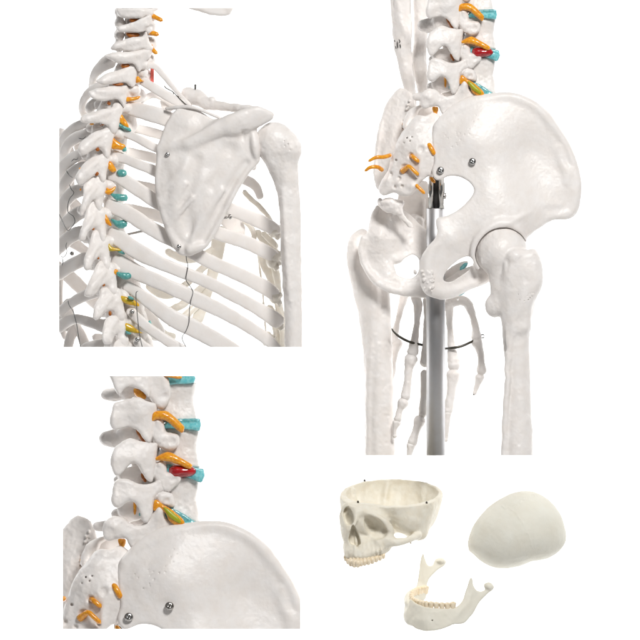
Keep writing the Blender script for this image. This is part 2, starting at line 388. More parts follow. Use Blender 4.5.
# ================================================================== upper back and shoulder
K1 = (59, 8, 302, 347)
RA = ((0.45, 9.0), (0.2, 3.0), (0.1, 1.5))
def torso():
    T = thing('skeleton_model', 'white plastic skeleton torso seen from behind with spine, ribs, shoulder blade and upper arm', 'skeleton', (130, 347, 0))
    def put(name, PF, m=BONE, parent=T, **k): return to_obj(name, PF, m, parent, K1, **k)
    # --- vertebrae: spinous process, knob, body
    V_ = [  # spinous tube, extra tubes/knobs, body ellipsoid
        ([(120, 6, -14, 3), (132, 7, -14, 4), (150, 6, -6, 4.5)], [], (142, 4, 12, 12, 8)),
        ([(121, 14, -16, 3.6), (134, 14.5, -15, 4.6), (149, 13, -8, 4.8)], [(150, 17, -2, 6, 6)], (142, 16, 12, 13, 6)),
        ([(120, 29, -18, 3.8), (132, 27.5, -16, 5.4), (146, 24, -9, 5.6), (150, 30, -6, 4.8)], [(151, 28, -2, 5, 7)], (143, 29, 12, 13, 6.5)),
        ([(115.5, 46, -20, 4), (126, 43.5, -18, 5.8), (139, 41, -12, 6.2), (147, 38, -8, 4.6), (148, 49, -6, 4.5)], [(152, 44, 2, 5, 7)], (144, 43, 12, 13, 7)),
        ([(112, 56.5, -22, 3.6), (124, 57, -20, 5.8), (138, 55, -13, 6), (147, 54, -8, 4.5), (143, 65, -6, 5)], [(150, 60, 2, 5, 6)], (144, 58, 12, 12, 7)),
        ([(103.5, 81, -25, 3.6), (112, 77.5, -22, 5.2), (124, 74, -16, 7), (135, 70, -9, 6.2), (131, 82, -8, 4.6)], [(142, 72, -1, 6, 6), (137, 85, -2, 5.5, 5)], (140, 76, 14, 12, 9)),
        ([(97, 91, -26, 4.6), (108, 92.5, -23, 6.2), (119, 92, -17, 6.4), (126, 90, -10, 5.6), (123, 99, -9, 4.8)], [(134, 90, -2, 7, 6), (121, 104, -7, 4.2, 6)], (134, 95, 14, 12, 9)),
        ([(88, 118.5, -28, 4), (98, 115.5, -25, 6.2), (109, 112, -18, 7), (117, 107, -11, 5.6)], [(127, 108, -3, 7, 6), (112, 126, -9, 5, 5.5)], (127, 114, 14, 11, 10)),
        ([(82.5, 149.5, -29, 3.6), (90, 142, -26, 6.3), (100, 135.5, -19, 8.2), (109, 130, -11, 6.2)], [(119, 134, -3, 6.5, 6), (106.5, 152, -10, 4, 7)], (118, 139, 13, 10, 11)),
        ([(80, 178, -30, 3.6), (87, 169.5, -27, 6.2), (96, 162, -20, 7.8), (104, 157, -11, 6)], [(114, 160, -3, 6, 5.5), (101.5, 177, -10, 4, 7)], (115, 164, 13, 10, 11)),
        ([(83, 208, -30, 3.0), (88, 197, -27, 5.6), (95, 188, -20, 8), (101, 183, -11, 6.2)], [(110, 186, -3, 6, 5.5), (98, 205, -10, 3.9, 7.5)], (115, 188, 13, 10, 11)),
        ([(83, 236.5, -30, 3.2), (88, 226, -27, 5.4), (94, 217, -20, 7.4), (100, 212, -11, 6)], [(108, 214, -3, 6, 5.5), (101.5, 233, -10, 4, 8)], (115, 213, 13, 10, 12)),
        ([(89, 265.5, -29, 3.6), (92, 254, -26, 5.4), (98, 245, -19, 7.8), (104, 240, -10, 6)], [(112, 242, -3, 6, 6), (106.5, 261, -10, 4.2, 8.5)], (118, 241, 13, 11, 12)),
        ([(89.5, 292, -28, 4.6), (96, 282, -25, 6), (104, 273, -18, 8.2), (110, 267, -10, 6)], [(118, 270, -3, 7, 6), (113, 290, -11, 5.2, 6.2)], (125, 270, 12, 13, 12)),
        ([(98.5, 315, -27, 4.6), (103, 306, -24, 6.4), (110, 298, -18, 8.4), (116, 292, -10, 6)], [(124, 297, -3, 7, 6), (118.5, 316, -11, 5.8, 6.6)], (131, 299, 11, 14, 12)),
        ([(108, 338, -26, 4.5), (110, 328, -23, 6.4), (116, 320, -17, 8.2), (120, 314, -10, 6)], [(130, 322, -3, 8, 7), (123, 342, -11, 6, 6.6)], (137, 329, 11, 14, 13)),
        ([(119, 366, -25, 5), (119, 354, -22, 6.4), (124, 345, -16, 8)], [(136, 350, -3, 8, 7)], (143, 354, 11, 14, 12)),
    ]
    Q = lambda o, z: [(o[0] + x / 9.14, o[1] + y / 9.14) for x, y in z]
    A, B, Cq, Dq, Eq, Fq = (110, 5), (55, 50), (55, 115), (55, 175), (55, 235), (55, 280)
    PL = [
        [(117, 3), (117.5, -2), (150, -2), (156, 2), (150, 7), (120, 7)],
        Q(A, [(62, 70), (72, 34), (200, 30), (430, 28), (425, 48), (370, 82), (320, 104), (270, 122), (170, 126), (90, 112)]),
        Q(A, [(78, 205), (150, 174), (230, 150), (290, 118), (365, 86), (388, 140), (422, 172), (402, 224), (380, 200), (340, 206), (300, 248), (180, 252), (84, 242)]),
        Q(A, [(5, 388), (50, 350), (130, 318), (240, 290), (292, 286), (332, 240), (362, 330), (402, 400), (352, 424), (300, 402), (220, 426), (100, 418), (20, 412)]),
        Q(A, [(-28, 470), (10, 450), (100, 434), (200, 428), (300, 410), (362, 420), (356, 470), (292, 535), (262, 600), (236, 570), (200, 532), (90, 530), (30, 500)]),
        Q(B, [(398, 284), (420, 262), (480, 218), (580, 188), (640, 165), (700, 140), (740, 150), (735, 230), (720, 300), (690, 330), (640, 296), (550, 304), (450, 308)]),
        Q(B, [(328, 384), (370, 366), (450, 348), (600, 332), (650, 330), (660, 400), (640, 450), (620, 520), (590, 470), (550, 444), (450, 462), (350, 434)]),
        Q(B, [(256, 620), (300, 590), (400, 556), (500, 538), (560, 530), (580, 600), (560, 660), (520, 720), (490, 690), (400, 665), (270, 660)]),
        Q(Cq, [(238, 345), (226, 300), (250, 250), (290, 216), (370, 158), (480, 130), (520, 150), (508, 220), (484, 290), (445, 325), (420, 295), (370, 304), (300, 350), (258, 362)]),
        Q(Cq, [(222, 622), (203, 565), (250, 478), (330, 400), (440, 372), (478, 400), (474, 474), (430, 505), (380, 545), (330, 566), (280, 606), (250, 628)]),
        Q(Dq, [(238, 320), (268, 205), (268, 110), (330, 30), (420, 10), (444, 40), (444, 135), (420, 194), (350, 222), (292, 296), (256, 356)]),
        Q(Dq, [(232, 575), (248, 480), (280, 378), (300, 296), (360, 218), (412, 230), (424, 330), (434, 424), (370, 474), (312, 506), (282, 578), (250, 590)]),
        Q(Eq, [(272, 272), (284, 180), (318, 88), (348, -20), (400, -30), (440, 60), (474, 132), (400, 198), (352, 236), (336, 292), (302, 308), (280, 300)]),
        Q(Eq, [(282, 535), (298, 470), (338, 378), (388, 276), (432, 252), (505, 330), (524, 402), (472, 444), (412, 474), (382, 524), (335, 554), (300, 552)]),
        Q(Fq, [(357, 325), (367, 240), (408, 168), (418, 106), (472, 84), (584, 178), (594, 212), (532, 272), (472, 284), (422, 334), (386, 354), (366, 345)]),
        Q(Fq, [(438, 505), (456, 400), (500, 344), (570, 340), (592, 400), (586, 452), (544, 504), (522, 562), (472, 574), (446, 552)]),
        [(112, 356), (114, 346), (118, 340), (126, 340), (130, 348), (126, 360)],
    ]
    KN = {7: (113, 127, 5, 6), 8: (106.2, 152, 3.6, 7.6), 9: (102, 175, 4, 8), 10: (98, 203.5, 4, 8.5), 11: (102, 236, 4, 9), 12: (105.5, 265, 4.5, 8.5), 13: (112, 289.5, 5.6, 7), 14: (119.5, 314, 6, 7.6), 15: (122.5, 341, 6, 7)}
    for i, (sp, kn, bd) in enumerate(V_):
        pl = np.array(PL[i])
        if i > 3: pl = pl.mean(0) + (pl - pl.mean(0)) * (1.12, 1.1); PL[i] = [tuple(q) for q in pl]
        lo = [min(pl[:, 0].min(), bd[0] - bd[3]) - 6, min(pl[:, 1].min(), bd[1]) - 22, -42]; hi = [max(pl[:, 0].max(), bd[0] + bd[3], max([k[0] for k in kn] + [0])) + 8, max(pl[:, 1].max(), bd[1]) + 20, 28]
        V = Vol(lo, hi, 0.6)
        V.ell((bd[0], bd[1], bd[2]), (bd[3], bd[4], 12), k=0)
        if i > 6: V.tube([(bd[0] - 3, bd[1] - 11, bd[2], bd[3] - 1), (bd[0], bd[1] + 11, bd[2], bd[3] - 0.5)], k=2, sm=False)
        V.tube([(sp[-1][0], sp[-1][1], -9, 4.5), (bd[0], bd[1], bd[2], 5)], k=4, sm=False)
        for (a, b, c, r1, r2) in kn[:1]: V.ell((a, b, c), (r1, r2, 6), k=3)
        mid = tps([(sp[0][0], sp[0][1], sp[0][2] + 3), (sp[1][0], sp[1][1], sp[1][2] + 3), (sp[-1][0], sp[-1][1], -10), (sp[-1][0] + 4, sp[-1][1] + 8, -8), (sp[1][0] + 8, sp[1][1] + 8, -15), (sp[1][0] - 2, sp[1][1] - 7, -19)])
        V.plate(PL[i], mid, 4.2, r=3.9, k=2, n=3)
        ridge = [(q[0], q[1], float(mid(q[0], q[1])) - 3.2, 2.0) for q in sp[:3]]
        V.tube(ridge, k=4)
        V.tube([(sp[-1][0], sp[-1][1], -4, 4.5), (sp[-1][0] - 18, sp[-1][1] - 2, 10, 5.4)], k=3, sm=False)
        if i in KN:
            a, b, r1, r2 = KN[i]; V.ell((a, b, -11.5), (r1, r2, 5), ang=-6, k=2.4); V.ell(((a + sp[2][0]) / 2, (b + sp[2][1]) / 2 - 2, -11), (6.5, 8, 5), k=4)
            V.tube([(a, b + 3, -10, r1 * .9), (sp[-1][0] + 1, sp[-1][1] + 2, -9, 5)], k=2, sm=False)
        put('vertebra', V.mesh(1, ((0.45, 6.5), (0.2, 2.6), (0.1, 1.3)), i * 3.1))
    V = Vol([80, -10, -10], [150, 360, 22], 0.8)
    V.tube([(133, -6, 3, 9), (134, 12, 3, 9), (134, 30, 3, 9), (134, 45, 3, 9), (130, 58, 3, 9), (122, 75, 3, 9), (114, 95, 3, 9), (104, 115, 3, 8.5), (98, 135, 3, 8), (94, 160, 3, 8), (92, 185, 3, 8), (92, 212, 3, 8), (96, 240, 3, 8), (103, 268, 3, 9), (109, 295, 3, 9), (115, 320, 3, 9), (121, 360, 3, 9)], k=0, n=3)
    for k_, (a_, b_) in enumerate([(134, 21), (133, 37), (130, 52), (124, 66), (116, 84), (110, 103), (100, 126), (95, 148), (91, 174), (90, 200), (92, 226), (98, 254), (105, 282), (111, 308), (118, 334)]): V.ell((a_ - 3, b_, -4), (5, 2.2, 5), ang=-15, k=2, op='sub')
    put('canal_backing', V.mesh(1, ((0.7, 5.0), (0.3, 2.2))))  # solid column added behind the arches to fill the gaps with shaded bone
    # neck column of the far side
    V = Vol([108, 4, -12], [130, 60, 22], 0.8)
    for v in (12, 23, 35, 46): V.ell((120.5 - v * 0.03, v, 3), (5.5, 6.2, 8), k=3)
    put('facet_column', V.mesh())
    # --- near ribs
    R = [
        ([(140, 80, -4, 4.5), (154, 88, -8, 4.6), (167, 96, -8, 4.8), (182, 104, -2, 4.5), (192, 110, 6, 4)], 2.6),
        ([(141, 75, 0, 3.6), (146, 67, -3, 3.4), (154, 66, -4, 3.4), (163, 75, -4, 2.8), (172, 86, -4, 2.3), (181, 96, -3, 2.0), (191, 106, 0, 1.8)], 2.0),
        ([(124, 106, 0, 6), (134, 109, -5, 7.4), (152, 114, -12, 8), (172, 121, -14, 8), (200, 135, -10, 7)], 3.2),
        ([(118, 130, 0, 5), (128, 134, -5, 4.6), (142, 141, -11, 4.2), (158, 149, -14, 4.5), (190, 163, -14, 5), (225, 173, 0, 5), (245, 180, 14, 5.2), (256, 187, 22, 4.6), (261, 199, 28, 3.2)], 3),
        ([(111, 154, 0, 5.5), (122, 158, -5, 5), (140, 165, -12, 5), (157, 172, -16, 5.5), (190, 190, -16, 6), (222, 206, -8, 6.6), (250, 217, 4, 7), (272, 228, 14, 6.5), (279, 234, 18, 5)], 3),
        ([(108, 174, 0, 6), (120, 178, -6, 6.4), (140, 191, -13, 7), (160, 204, -18, 7), (190, 221, -18, 7), (218, 233, -10, 7), (245, 242, 2, 7), (270, 254, 14, 6.6), (279, 260, 18, 4.5)], 3),
        ([(105, 204, 0, 6.5), (116, 208, -6, 7.2), (132, 216, -12, 7.6), (152, 229, -18, 7.6), (174, 241, -20, 7.2), (194, 253, -17, 7), (215, 264, -10, 7), (240, 275, 0, 7), (264, 287, 11, 7.4), (278, 298, 17, 6)], 3.2),
        ([(107, 233, 0, 7), (118, 238, -6, 8.5), (134, 249, -13, 8.6), (152, 259, -18, 7.8), (170, 267, -20, 6.6), (200, 279, -17, 6.2), (225, 291, -9, 6.4), (255, 307, 3, 6.6), (274, 319, 12, 7.6), (281, 326, 16, 6)], 3.2),
        ([(112, 259, 0, 7.5), (124, 265, -6, 8.5), (138, 273, -12, 8), (154, 280, -17, 7.4), (172, 288, -20, 7.2), (200, 301, -17, 7.6), (225, 313, -9, 7), (254, 330, 2, 6.2), (272, 344, 10, 5.5), (282, 355, 14, 5)], 3.2),
        ([(124, 284, 0, 5.5), (134, 290, -6, 6), (145, 298, -11, 6.6), (158, 308, -15, 7.4), (174, 319, -18, 8.4), (195, 329, -16, 8.8), (217, 341, -10, 8.4), (240, 354, -2, 7)], 3.2),
        ([(128, 308, -6, 5.5), (137, 318, -9, 4.8), (150, 329, -13, 5), (166, 340, -15, 5.4), (186, 353, -14, 6)], 3),
        ([(134, 338, -7, 5.5), (142, 345, -9, 5), (156, 355, -12, 5)], 3),
    ]
    for i, (p, t) in enumerate(R): put('rib', sweep(p, t, m=20, amp=RA, seed=i * 1.7, pw=4.0))
    for s in ((132, 312, -16), (137.5, 339.5, -16)): screw(s, 2.5, 'screw', T, K1)
    # --- darker ribs seen through the gaps (the chest's front wall)
    F = [
        ([(126, 126, 30, 4.5), (146, 131, 40, 4.8), (170, 138, 50, 5), (200, 150, 60, 5)], 3),
        ([(124, 151, 30, 5), (145, 156, 42, 5), (170, 163, 54, 5), (200, 176, 60, 5)], 3),
        ([(120, 182, 30, 5.5), (142, 187, 42, 6), (166, 194, 54, 6), (190, 206, 60, 5)], 3),
        ([(120, 208, 30, 5.5), (142, 212, 42, 6), (170, 220, 54, 6), (196, 232, 60, 5)], 3),
        ([(138, 106, 22, 2.5), (144, 99, 26, 3), (154, 95, 32, 3.4), (166, 99, 40, 4), (176, 106, 46, 5)], 3),
        ([(160, 100, 44, 3), (166, 96, 46, 6), (168, 103, 46, 8), (166, 112, 46, 5)], 3),
        ([(206, 198, 58, 7), (222, 212, 52, 9), (236, 228, 48, 9), (240, 240, 46, 5)], 3),
        ([(100, 300, 20, 9), (118, 300, 30, 10), (134, 306, 34, 10), (150, 322, 38, 9), (160, 340, 40, 9)], 4),
        ([(112, 330, 26, 9), (130, 336, 30, 10), (142, 350, 34, 10)], 4),
    ]
    for i, (p, t) in enumerate(F): put('rib', sweep(p, t, m=14, amp=RA, seed=40 + i, pw=3.0))
    # --- costal cartilages and breastbone through the gaps
    Cc = [
        ([(243, 190, 44, 2.6), (252, 200, 46, 2.8), (262, 209, 44, 2.6), (272, 222, 40, 2)], 2),
        ([(262, 232, 30, 3), (270, 240, 34, 3.2), (278, 248, 34, 2.6)], 2.2),
        ([(242, 220, 40, 2.2), (250, 226, 40, 2.8), (254, 236, 38, 2.8), (252, 246, 40, 2)], 2),
        ([(256, 230, 40, 3), (264, 241, 42, 4), (275, 252, 40, 4), (282, 262, 36, 3)], 2.4),
        ([(258, 246, 48, 1.6), (259, 262, 48, 1.2), (262, 285, 46, 1), (264, 310, 44, 1), (266, 334, 44, 1)], 1),
        ([(260, 250, 40, 4), (264, 262, 42, 5), (270, 276, 42, 4.4), (275, 290, 40, 4), (280, 312, 36, 4), (283, 332, 34, 4), (284, 350, 32, 4)], 2.6),
        ([(272, 254, 32, 3.5), (275, 266, 34, 4), (277, 280, 34, 3.6), (279, 296, 34, 3)], 2.6),
        ([(268, 305, 40, 4), (274, 318, 40, 5), (278, 332, 40, 5), (279, 350, 40, 5)], 2.6),
        ([(165, 250, 70, 3), (176, 256, 74, 4.4), (190, 259, 80, 4.6), (204, 255, 84, 3.6), (216, 246, 86, 3)], 2.6),
        ([(146, 285, 66, 3), (158, 293, 70, 4.4), (172, 294, 76, 4.2), (186, 284, 80, 3.6), (200, 271, 84, 3.6), (210, 262, 86, 3.4)], 2.6),
        ([(150, 306, 66, 1.6), (166, 310, 70, 3), (180, 306, 76, 4.2), (194, 294, 80, 4), (206, 284, 84, 3.4)], 2.4),
        ([(168, 326, 70, 2), (182, 318, 76, 4), (194, 308, 80, 4), (204, 298, 84, 3.6)], 2.4),
        ([(140, 318, 60, 3), (152, 324, 64, 4.5), (164, 334, 68, 4), (176, 338, 72, 4)], 2.4),
    ]
    for i, (p, t) in enumerate(Cc): put('costal_cartilage', sweep(p, t, m=14, amp=((0.5, 5.0),), seed=60 + i, pw=2.4), CART)
    for k, (a, b) in enumerate(((274, 231), (275, 257), (275, 297), (277, 322), (272, 262), (268, 340))):
        V = Vol([a - 10, b - 12, 6], [a + 12, b + 12, 34], 0.6)
        V.ell((a, b, 18), (6, 6.5, 6), ang=30, k=0); V.ell((a + 4, b + 5, 20), (3.2, 4.5, 5), k=1.5); V.ell((a - 1, b - 5, 20), (4, 3, 5), k=1.5); V.ell((a + 5, b - 2, 18), (2.4, 3.4, 4), k=1.5)
        put('costal_cartilage', V.mesh(1, ((1.0, 4.0), (0.4, 1.8)), k * 5), CART)
    V = Vol([184, 225, 70], [236, 335, 100], 0.8)
    V.plate([(214, 228), (228, 228), (226, 242), (222, 262), (217, 280), (211, 298), (203, 322), (196, 326), (191, 322), (197, 302), (204, 284), (209, 262), (211, 244)], 86, 3.2, r=2.4)
    put('breastbone', V.mesh(1), CART)
    # --- far (left) side of the rib cage
    L = [
        ([(116, 61, 6, 6.5), (108, 62, 10, 7.5), (100, 68, 18, 6), (94, 77, 30, 4.4), (94, 88, 44, 4.2), (104, 95, 60, 4)], 3.4),
        ([(112, 88, 10, 6), (101, 88, 14, 6), (90, 92, 22, 5), (84, 101, 34, 4.2), (84, 112, 46, 4.2), (92, 122, 60, 4)], 3.4),
        ([(104, 102, 14, 5), (96, 103, 16, 6), (90, 108, 18, 5), (92, 114, 30, 4)], 3.4),
        ([(104, 116, 6, 5), (92, 121, 12, 5), (78, 126, 22, 5), (67, 134, 36, 4.6), (60, 146, 50, 4.6), (58, 160, 66, 5)], 3),
        ([(100, 130, 6, 5.5), (88, 134, 12, 6), (76, 138, 22, 6), (67, 146, 34, 5.4), (64, 158, 46, 5), (66, 172, 60, 5)], 3),
        ([(96, 150, 6, 5), (84, 153, 12, 5.5), (73, 158, 20, 6), (63, 167, 32, 6), (59, 180, 46, 5.5), (60, 196, 60, 5)], 3),
        ([(94, 168, 6, 5.5), (84, 168, 12, 6.5), (74, 172, 20, 6.5), (66, 182, 30, 6), (62, 196, 44, 5.5), (66, 212, 60, 5)], 3),
        ([(92, 190, 6, 5.5), (82, 190, 12, 6.5), (72, 194, 20, 7), (64, 204, 32, 6.5), (60, 220, 46, 6), (66, 236, 60, 6)], 3),
        ([(92, 212, 6, 6), (82, 212, 12, 7), (72, 218, 20, 7), (62, 228, 34, 6.5), (54, 240, 50, 6)], 3),
        ([(96, 236, 6, 6), (84, 232, 12, 7), (72, 236, 22, 7), (60, 246, 36, 7), (50, 256, 50, 7)], 3),
        ([(100, 262, 6, 6), (88, 259, 12, 7), (76, 263, 22, 7), (64, 270, 34, 7), (50, 278, 48, 7)], 3),
        ([(104, 290, 6, 6), (92, 293, 14, 6), (80, 298, 24, 5.6), (70, 304, 34, 5), (58, 314, 48, 5)], 3),
        ([(118, 322, 6, 8), (106, 326, 12, 7.5), (92, 323, 20, 5.6), (78, 319, 30, 5), (66, 322, 42, 6), (56, 330, 50, 6)], 3),
        ([(108, 345, 10, 6), (94, 346, 16, 6), (82, 350, 24, 6)], 3),
        # front wall crossing behind
        ([(50, 225, 80, 6), (66, 238, 84, 6), (84, 250, 86, 5), (100, 262, 86, 5)], 3),
        ([(50, 262, 78, 6), (64, 272, 82, 7), (78, 285, 84, 7), (92, 299, 84, 7), (108, 312, 84, 7)], 3),
        ([(60, 275, 70, 3), (59, 300, 72, 4), (61, 322, 74, 4), (66, 340, 76, 3)], 3),
        ([(70, 298, 64, 2.5), (67, 308, 64, 7), (68, 320, 64, 7), (70, 332, 64, 5)], 2.6),
        ([(82, 320, 58, 2), (74, 330, 60, 5), (69, 342, 60, 5), (68, 356, 60, 5)], 2.6),
        ([(76, 322, 56, 2), (82, 336, 58, 5), (88, 352, 58, 5)], 2.6),
        ([(92, 336, 40, 3), (104, 341, 42, 6), (112, 352, 42, 6)], 3),
        ([(68, 196, 76, 4), (76, 206, 78, 5.5), (84, 218, 80, 5)], 3),
        ([(60, 128, 70, 4), (66, 150, 74, 8), (66, 180, 78, 9), (66, 205, 80, 9), (64, 226, 80, 5)], 3),
        ([(76, 142, 76, 4), (84, 156, 78, 8), (90, 176, 80, 9), (92, 200, 82, 9)], 3),
    ]
    for i, (p, t) in enumerate(L): put('rib', sweep(p, t, m=16, amp=RA, seed=90 + i, pw=2.8, twist=0.35))
    screw((72, 253.5, 12), 2.2, 'screw', T, K1)
    # --- nerves and discs
    def wedge(name, poly, w, t, m, n=3, parent=T):
        p = np.array(poly)
        V = Vol(list(p.min(0) - 1) + [w - t - 2], list(p.max(0) + 1) + [w + t + 2], 0.45)
        V.puff(poly, w, t, k=0, n=n)
        return put(name, V.mesh(1, ((0.25, 3.0),), p[0, 0]), m, parent)
    W_ = [
        ([(110, 140), (110, 133), (115, 139), (121, 143), (125.5, 145.5), (124, 150), (117, 149.5), (111, 148)], -9), ([(106, 160), (110, 160.5), (115, 167), (116.5, 171), (112, 172.5), (107.5, 168)], -9),
        ([(117.5, 114), (121, 113.5), (125, 119), (129, 126), (127, 129), (121, 124), (117, 119)], -9),
        ([(104, 186), (107, 192), (106, 187), (110, 189), (115.5, 186), (114.5, 191), (108.5, 195), (104, 191.5)], -9),
        ([(101.5, 211), (105, 212), (108, 218), (112, 225), (109.5, 226), (104, 221)], -9),
        ([(105.5, 241.5), (109, 243), (112, 247), (119, 248.5), (122.5, 252), (116, 251), (109, 251)], -10),
        ([(110, 272), (113, 268.5), (118, 270), (117.5, 274), (114, 275.5)], -10),
        ([(117.5, 296), (123, 296), (130, 298.5), (136, 301), (139.5, 306), (132, 305.5), (124, 303)], -11),
        ([(120.5, 324.5), (126, 323), (133, 326), (139, 331), (144, 333.5), (135, 333), (126, 331), (121, 328.5)], -11),
        ([(125, 100), (126, 97), (133, 97), (140, 96), (139, 99), (132, 101), (126, 102)], -9),
        ([(136, 78), (138, 76), (142, 80), (145, 81), (139, 82.5), (136, 83)], -10),
    ]
    for k, (p, w) in enumerate(W_): wedge('nerve_root', p, w, 3.2, NERVEY if 5 <= k <= 8 and k != 6 else NERVE)
    for p in ([(151, 15, -8, 2.6), (157, 18, -12, 2.3), (163, 21, -14, 2.1)], [(145, 28.5, -8, 1.6), (150, 32, -10, 2.8), (159, 35, -14, 2.1)], [(150, 44, -6, 2), (153, 50, -9, 2.2), (157.5, 54, -12, 1.9)]):
        put('nerve_root', sweep(p, [q[3] for q in p], m=12, pw=2), NERVE)
    for p in ([(129, 20.5, -9, 2.3), (135, 20, -9, 2.2), (141, 18, -8, 1.2)], [(126, 33, -9, 2), (132, 35.5, -9, 2.8), (140, 34.5, -8, 1.6)], [(120.5, 65.5, -12, 2.8), (125, 66, -12, 2.8), (130, 65.5, -11, 2.4)],
              [(112, 84, -15, 1), (118, 84.5, -15, 1.5), (124, 84, -14, 0.9)], [(107, 104, -14, 2), (110.5, 102.5, -14, 2.6)], [(95.5, 176, -18, 1.5), (98, 172, -18, 2)], [(96, 151, -18, 1.8), (99, 148, -18, 2.2)],
              [(92, 230, -19, 1.6), (94, 227.5, -19, 2)], [(97, 259, -18, 1.6), (99, 257, -18, 1.6)], [(102, 286, -17, 1.4), (105, 284, -17, 1.6)], [(110, 311, -16, 1.6), (110, 316, -16, 1.6)], [(116, 341, -15, 1.8), (117, 346, -15, 1.8)], [(100, 126, -16, 1.1), (104, 123, -16, 1.6)]):
        put('nerve_root', sweep(p, [q[3] for q in p], m=10, pw=2), SHADOWN)
    for p in ([(89.5, 124, -6, 1), (94, 124, -7, 1)], [(79, 169.5, -8, 1.2), (81, 168, -8, 1.2)], [(79.5, 189.5, -8, 1.7), (81.5, 189.5, -8, 1.7)]):
        put('nerve_root', sweep(p, [q[3] for q in p], m=10, pw=2), NERVE)
    D_ = [([(117, 121), (121, 124), (129.5, 128), (130, 131), (122, 128), (117, 125)], -6), ([(122, 149), (126, 147), (126.5, 151), (123, 151.5)], -6), ([(117, 171.5), (121, 170), (126, 171), (126, 176), (119, 176)], -6),
          ([(110.5, 193), (114, 194), (126, 195), (126, 200), (117, 200), (112, 196)], -6), ([(111.5, 219), (118, 221), (126, 220), (126, 226), (119, 227.5), (113, 223)], -6),
          ([(116.5, 272), (122, 273), (129, 273), (132.5, 276), (126, 279), (118, 276)], -9), ([(128, 296), (132, 297), (134, 299.5), (129, 299)], -13), ([(144, 323), (148, 322), (150, 320.5), (152, 326), (148, 326)], -6), ([(118, 250.5), (124, 251), (124.5, 254), (119, 253)], -6), ([(126, 331), (131, 333), (129, 334.5), (126, 333.5)], -13)]
    for p, w in D_: wedge('disc', [(x_ * 1.0 + (x_ - sum(q_[0] for q_ in p) / len(p)) * .1, y_ + (y_ - sum(q_[1] for q_ in p) / len(p)) * .2) for x_, y_ in p], w - 2, 4, TEAL, 2)
    # --- scapula
    V = Vol([150, 98, -66], [280, 260, -10], 0.8)
    mid = tps([(160, 150, -30), (158, 200, -30), (180, 250, -30), (190, 200, -38), (205, 170, -40), (190, 160, -39), (220, 200, -33), (250, 150, -34), (230, 140, -38), (240, 165, -34), (182, 110, -28), (200, 118, -32), (205, 235, -31)])
    V.plate([(181, 106), (190, 105), (202, 112), (213, 119), (228, 117), (240, 116), (250, 121), (256, 128), (258, 142), (260, 154), (252, 161), (236, 180), (225, 201), (216, 221), (205, 243), (194, 254), (187, 256), (179, 254), (172, 243), (164, 220), (158, 200), (156, 176), (158, 148), (163, 130), (171, 115)], mid, 3.0, r=2.4, bumps=(
        (186, 212, 7, 20, -18, -2.4), (210, 166, 14, 7, -25, -2.2), (168, 190, 4, 20, 0, -1.2), (228, 150, 9, 7, 0, -1.6), (186, 168, 6, 9, 20, 1.3),
        (185, 122, 13, 10, 0, 3), (178, 190, 14, 26, 10, 2.2), (222, 150, 14, 9, -30, -1.6), (200, 200, 4, 30, 25, -1.6), (215, 175, 5, 22, 38, 1.6), (170, 160, 6, 8, 0, 1.5)))
    V.tube([(159, 149, -32, 2), (170, 146, -35, 3), (186, 141, -39, 3.6), (204, 132, -42, 4), (222, 124, -44, 5), (240, 118, -44, 6), (254, 114, -42, 6.5)], k=9)
    V.tube([(190, 144, -40, 2), (206, 136, -42, 3), (224, 128, -43, 4), (242, 122, -42, 5)], k=10)
    V.plate([(226, 120), (238, 113.8), (254, 107), (263, 108), (272.5, 112.4), (274, 115), (272, 119.5), (263, 125), (254, 129), (240, 134), (228, 132)], tps([(228, 124, -44), (254, 110, -46), (274, 114, -42), (254, 127, -41), (236, 132, -41)]), 4.5, r=4, k=7)
    V.tube([(256, 160, -32, 4), (244, 174, -33, 4.2), (230, 197, -34, 4.2), (218, 220, -33, 4.4), (204, 243, -32, 5), (190, 249, -32, 6)], k=3)
    V.tube([(160, 152, -31, 2.6), (157.5, 178, -31, 2.6), (160, 203, -31, 2.6), (168, 229, -31, 3), (180, 248, -31, 4)], k=3)
    V.ell((254.5, 144, -33), (5.5, 16.5, 10), ang=-8, k=2.5)
    V.tube([(246, 132, -45, 1.5), (247.5, 142, -45, 2.4), (248, 152, -44, 1.5)], k=3, op='sub')
    V.ell((243, 137, -46), (2, 6, 8), k=3, op='sub')
    V.tube([(176, 138, -40, 2), (188, 133, -42, 3.5), (200, 126, -44, 4), (211, 118.5, -46, 3.6)], k=3, op='sub')
    def onb(pts, op, k, dep):
        q = [(a, b, float(mid(np.float64(a), np.float64(b))) - 3.0 + ((-r + dep) if op == 'sub' else (r - dep)), r) for a, b, r in pts]
        V.tube(q, k=k, op=op)
    onb([(246, 163, 2), (236, 177, 3), (224, 199, 3.4), (214, 220, 3.4), (203, 240, 2.5)], 'sub', 5, 1.5)
    onb([(232, 150, 5), (222, 168, 7), (212, 186, 6)], 'sub', 6, 2.2)
    onb([(196, 160, 6), (192, 176, 7), (186, 196, 7), (186, 216, 6), (190, 232, 4)], 'sub', 6, 1.9)
    onb([(160, 192, 1.6), (172, 182, 2), (182, 170, 1.6)], 'add', 4, 1.2)
    onb([(162, 206, 1.6), (174, 198, 2), (186, 184, 1.6)], 'add', 4, 1.2)
    onb([(168, 224, 1.6), (180, 212, 2), (192, 198, 1.8)], 'add', 4, 1.2)
    onb([(222, 190, 2), (208, 208, 3), (198, 226, 2.4), (192, 240, 2)], 'add', 5, 1.6)
    V.tube([(238, 150, -18, 4), (250, 162, -12, 4.5), (254, 168, -6, 3.5)], k=3)
    sc = put('scapula', V.mesh(1, ((0.35, 13.0), (0.12, 4.0), (0.1, 1.8)), 2.0))
    screw((167.5, 154.5, -38), 2.3, 'screw', sc, K1); screw((179, 246.5, -39), 2.3, 'screw', sc, K1)
